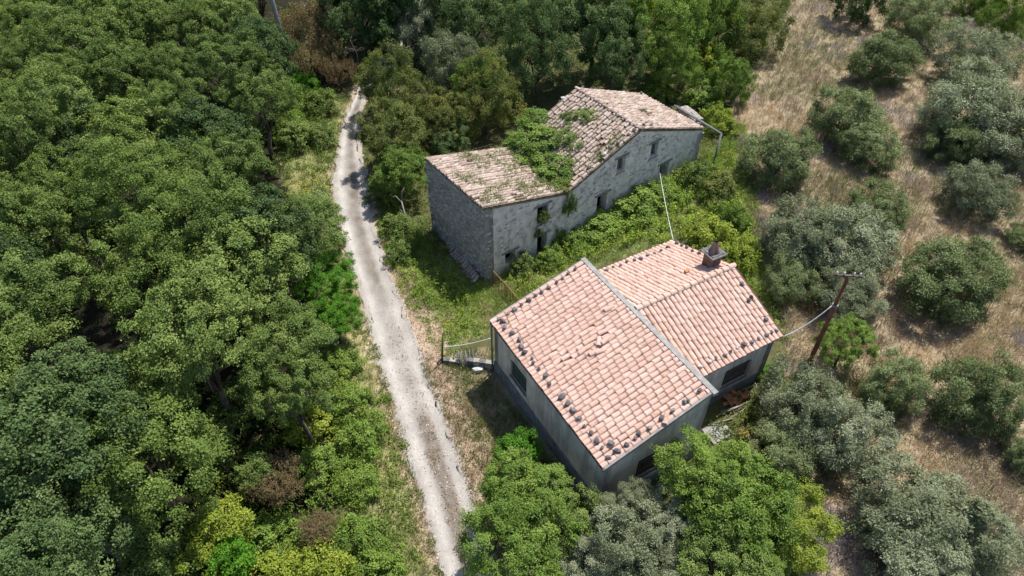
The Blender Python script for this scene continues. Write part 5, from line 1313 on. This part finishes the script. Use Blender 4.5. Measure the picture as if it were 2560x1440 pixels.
# grey beam resting on posts at the right end of the old house
d1, d2 = ray(1686, 264), ray(1803, 335); e1 = CAM + d1 * ((3.0 - CAM[2]) / d1[2]); e2 = CAM + d2 * ((3.0 - CAM[2]) / d2[2])
bm_ = empty('pergola', (e2[0], e2[1], float(terr(e2[0], e2[1])))); tag(bm_, 'collapsed grey timber pergola beam on a leaning post behind the old house right end', 'pergola')
q = lambda v: tuple(Vector(v) - Vector(bm_.location))
m = MB(); m.tube([q(e1), q(e2)], .06, 8); m.build('beam', M['greywood'], bm_, True)
m = MB(); m.tube([q((e1[0] + .15, e1[1] + .05, e1[2] - .03)), q((e2[0] + .1, e2[1] + .08, e2[2] - .04))], .035, 6); m.build('beam', M['greywood'], bm_, True)
m = MB(); m.tube([q(e2), q((e2[0] - .25, e2[1] - .6, .8))], .06, 6); m.build('post', M['greywood'], bm_, True)
m = MB(); em = (e1 + e2) / 2; m.tube([q((em[0], em[1], em[2] - .05)), q((em[0], em[1], .6))], .06, 6); m.build('post', M['greywood'], bm_, True)
# ruined low wall behind
rw = empty('ruined_wall', tuple(at(1720, 275, 0))); tag(rw, 'short ruined drystone wall stub behind the right end of the old house', 'wall')
wa, wb = Vector(at(1700, 305, 0)), Vector(at(1745, 345, 0))
base = Vector(rw.location); dirw = (wb - wa).normalized(); an = math.atan2(dirw.y, dirw.x); Lw_ = (wb - wa).length
for lay in range(8):
    s = random.uniform(0, .1)
    while s < Lw_ - .1 - lay * .02:
        ww = random.uniform(.22, .42)
        for dd in (-.16, .16):
            m = MB(); m.box((-ww / 2 + .006, -.15, 0), (ww / 2 - .006, .15, .155), Matrix.Rotation(an, 4, 'Z'), jit=.022)
            pp = wa + dirw * (s + ww / 2) - base + Vector((-math.sin(an) * dd, math.cos(an) * dd, lay * .16 - .1)); o = m.build('stone', M['fieldstone'], rw, loc=tuple(pp))
        s += ww
# bricks and sticks behind the farmhouse
for i in range(16):
    px, py = 1815 + (i % 6) * 9 + random.uniform(-3, 3), 992 + (i // 6) * 10 + random.uniform(-3, 3)
    p = at(px, py, 0); m = MB(); m.box((-.14, -.07, -.04), (.14, .07, .05), jit=.004)
    o = m.build('brick', M['clay'], None, loc=(p[0], p[1], p[2] + .10 + .05 * (i % 3)), rot=(random.uniform(-.4, .4), random.uniform(-.4, .4), random.uniform(0, 3)))
    tag(o, f'orange brick under the gabled block barred window, {ORD[i % 6]} of the {["back", "middle", "front"][i // 6]} row', 'brick', 'bricks heaped under the farmhouse window')
sticks = [((1808, 985), (1832, 1022)), ((1795, 1038), (1880, 1000)), ((1802, 1030), (1845, 1015)), ((1770, 1062), (1835, 1045)), ((1855, 975), (1885, 962)), ((1812, 1052), (1868, 1018)), ((1880, 950), (1892, 975))]
sl_ = ['steep straight stick crossing the brick heap', 'long pale stick in front of the brick heap', 'short stick above the long pale one', 'lowest stick pointing to the gable oak',
       'white forked stick at the farmhouse right end', 'curved stick alongside the long pale one', 'short upright white stick near the bramble']
for (a_, b_), lb in zip(sticks, sl_):
    A_, B_ = Vector(at(*a_, .12)), Vector(at(*b_, .22)); mid = A_.lerp(B_, .5) + Vector((.05, -.04, .07))
    m = MB(); m.tube([(0, 0, 0), tuple(mid - A_), tuple(B_ - A_)], [.03, .027, .018], 6); o = m.build('stick', M['deadwood'], None, True, loc=tuple(A_)); tag(o, lb, 'stick', 'sticks behind the farmhouse')
p = Vector(at(1795, 1080, .02)); m = MB(); m.box((-.55, -.4, -.05), (.55, .4, .05), jit=.05); o = m.build('cement_slab', M['cement'], None, loc=tuple(p), rot=(0, 0, .5)); tag(o, 'pale cement slab on the ground between farmhouse gable and grey olive', 'slab')

# bare bleached twigs poking out of the wood
for (px, py, hh_, lb) in ((440, 815, 5.2, 'bleached bare branch in the dark hollow of the left wood'), (200, 1120, 6.8, 'bleached curved bare branch over the bottom left oaks'),
                          (890, 120, 3.2, 'pale bare twigs beside the dark oak at the top of the track'), (1600 - 1090, 930, 4.6, 'thin bare branch between two oaks in the middle of the wood')):
    p = Vector(at(px, py, hh_ - .3)); r_ = random.Random(px); m = MB(); a = Vector((0, 0, -1.2)); d = Vector((r_.uniform(-.5, .5), r_.uniform(-.2, .5), .5)).normalized()
    d = d * .6; pts = [a, Vector((0, 0, -.4)), d * .5, d * 1.1 + Vector((.1, 0, .1))]
    m.tube(pts, [.025, .02, .014, .006], 5)
    for k in range(5):
        b = pts[1].lerp(pts[3], k / 5 + .1); e = b + Vector((r_.uniform(-.5, .5), r_.uniform(-.4, .4), r_.uniform(.05, .4))); m.tube([b, b.lerp(e, .5) + Vector((0, 0, .04)), e], [.015, .01, .005], 4)
    tag(m.build('bare_branch', M['deadwood'], None, True, loc=tuple(p)), lb, 'branch')
# yellow flowers on the broom beside the track
fx = []
gq = np.random.default_rng(12)
bp_ = at(770, 480, .75); n = 420
P = np.array(bp_) + gq.normal(0, 1, (n, 3)) * np.array([.65, 1.1, .22]); N = unit(gq.normal(0, .5, (n, 3)) + np.array([0, 0, 1])); T = unit(gq.normal(0, 1, (n, 3)))
V, Fc, _ = leaves(P, N, T, np.full(n, .055), np.full(n, .05), np.zeros(n))
tag(link('flowers', mesh_np('flowers', V, Fc, np.tile([.75, .60, .03], (n * 4, 1))), M['plants']), 'scattered small yellow broom flowers left of the upper track', 'flowers', kind='stuff')
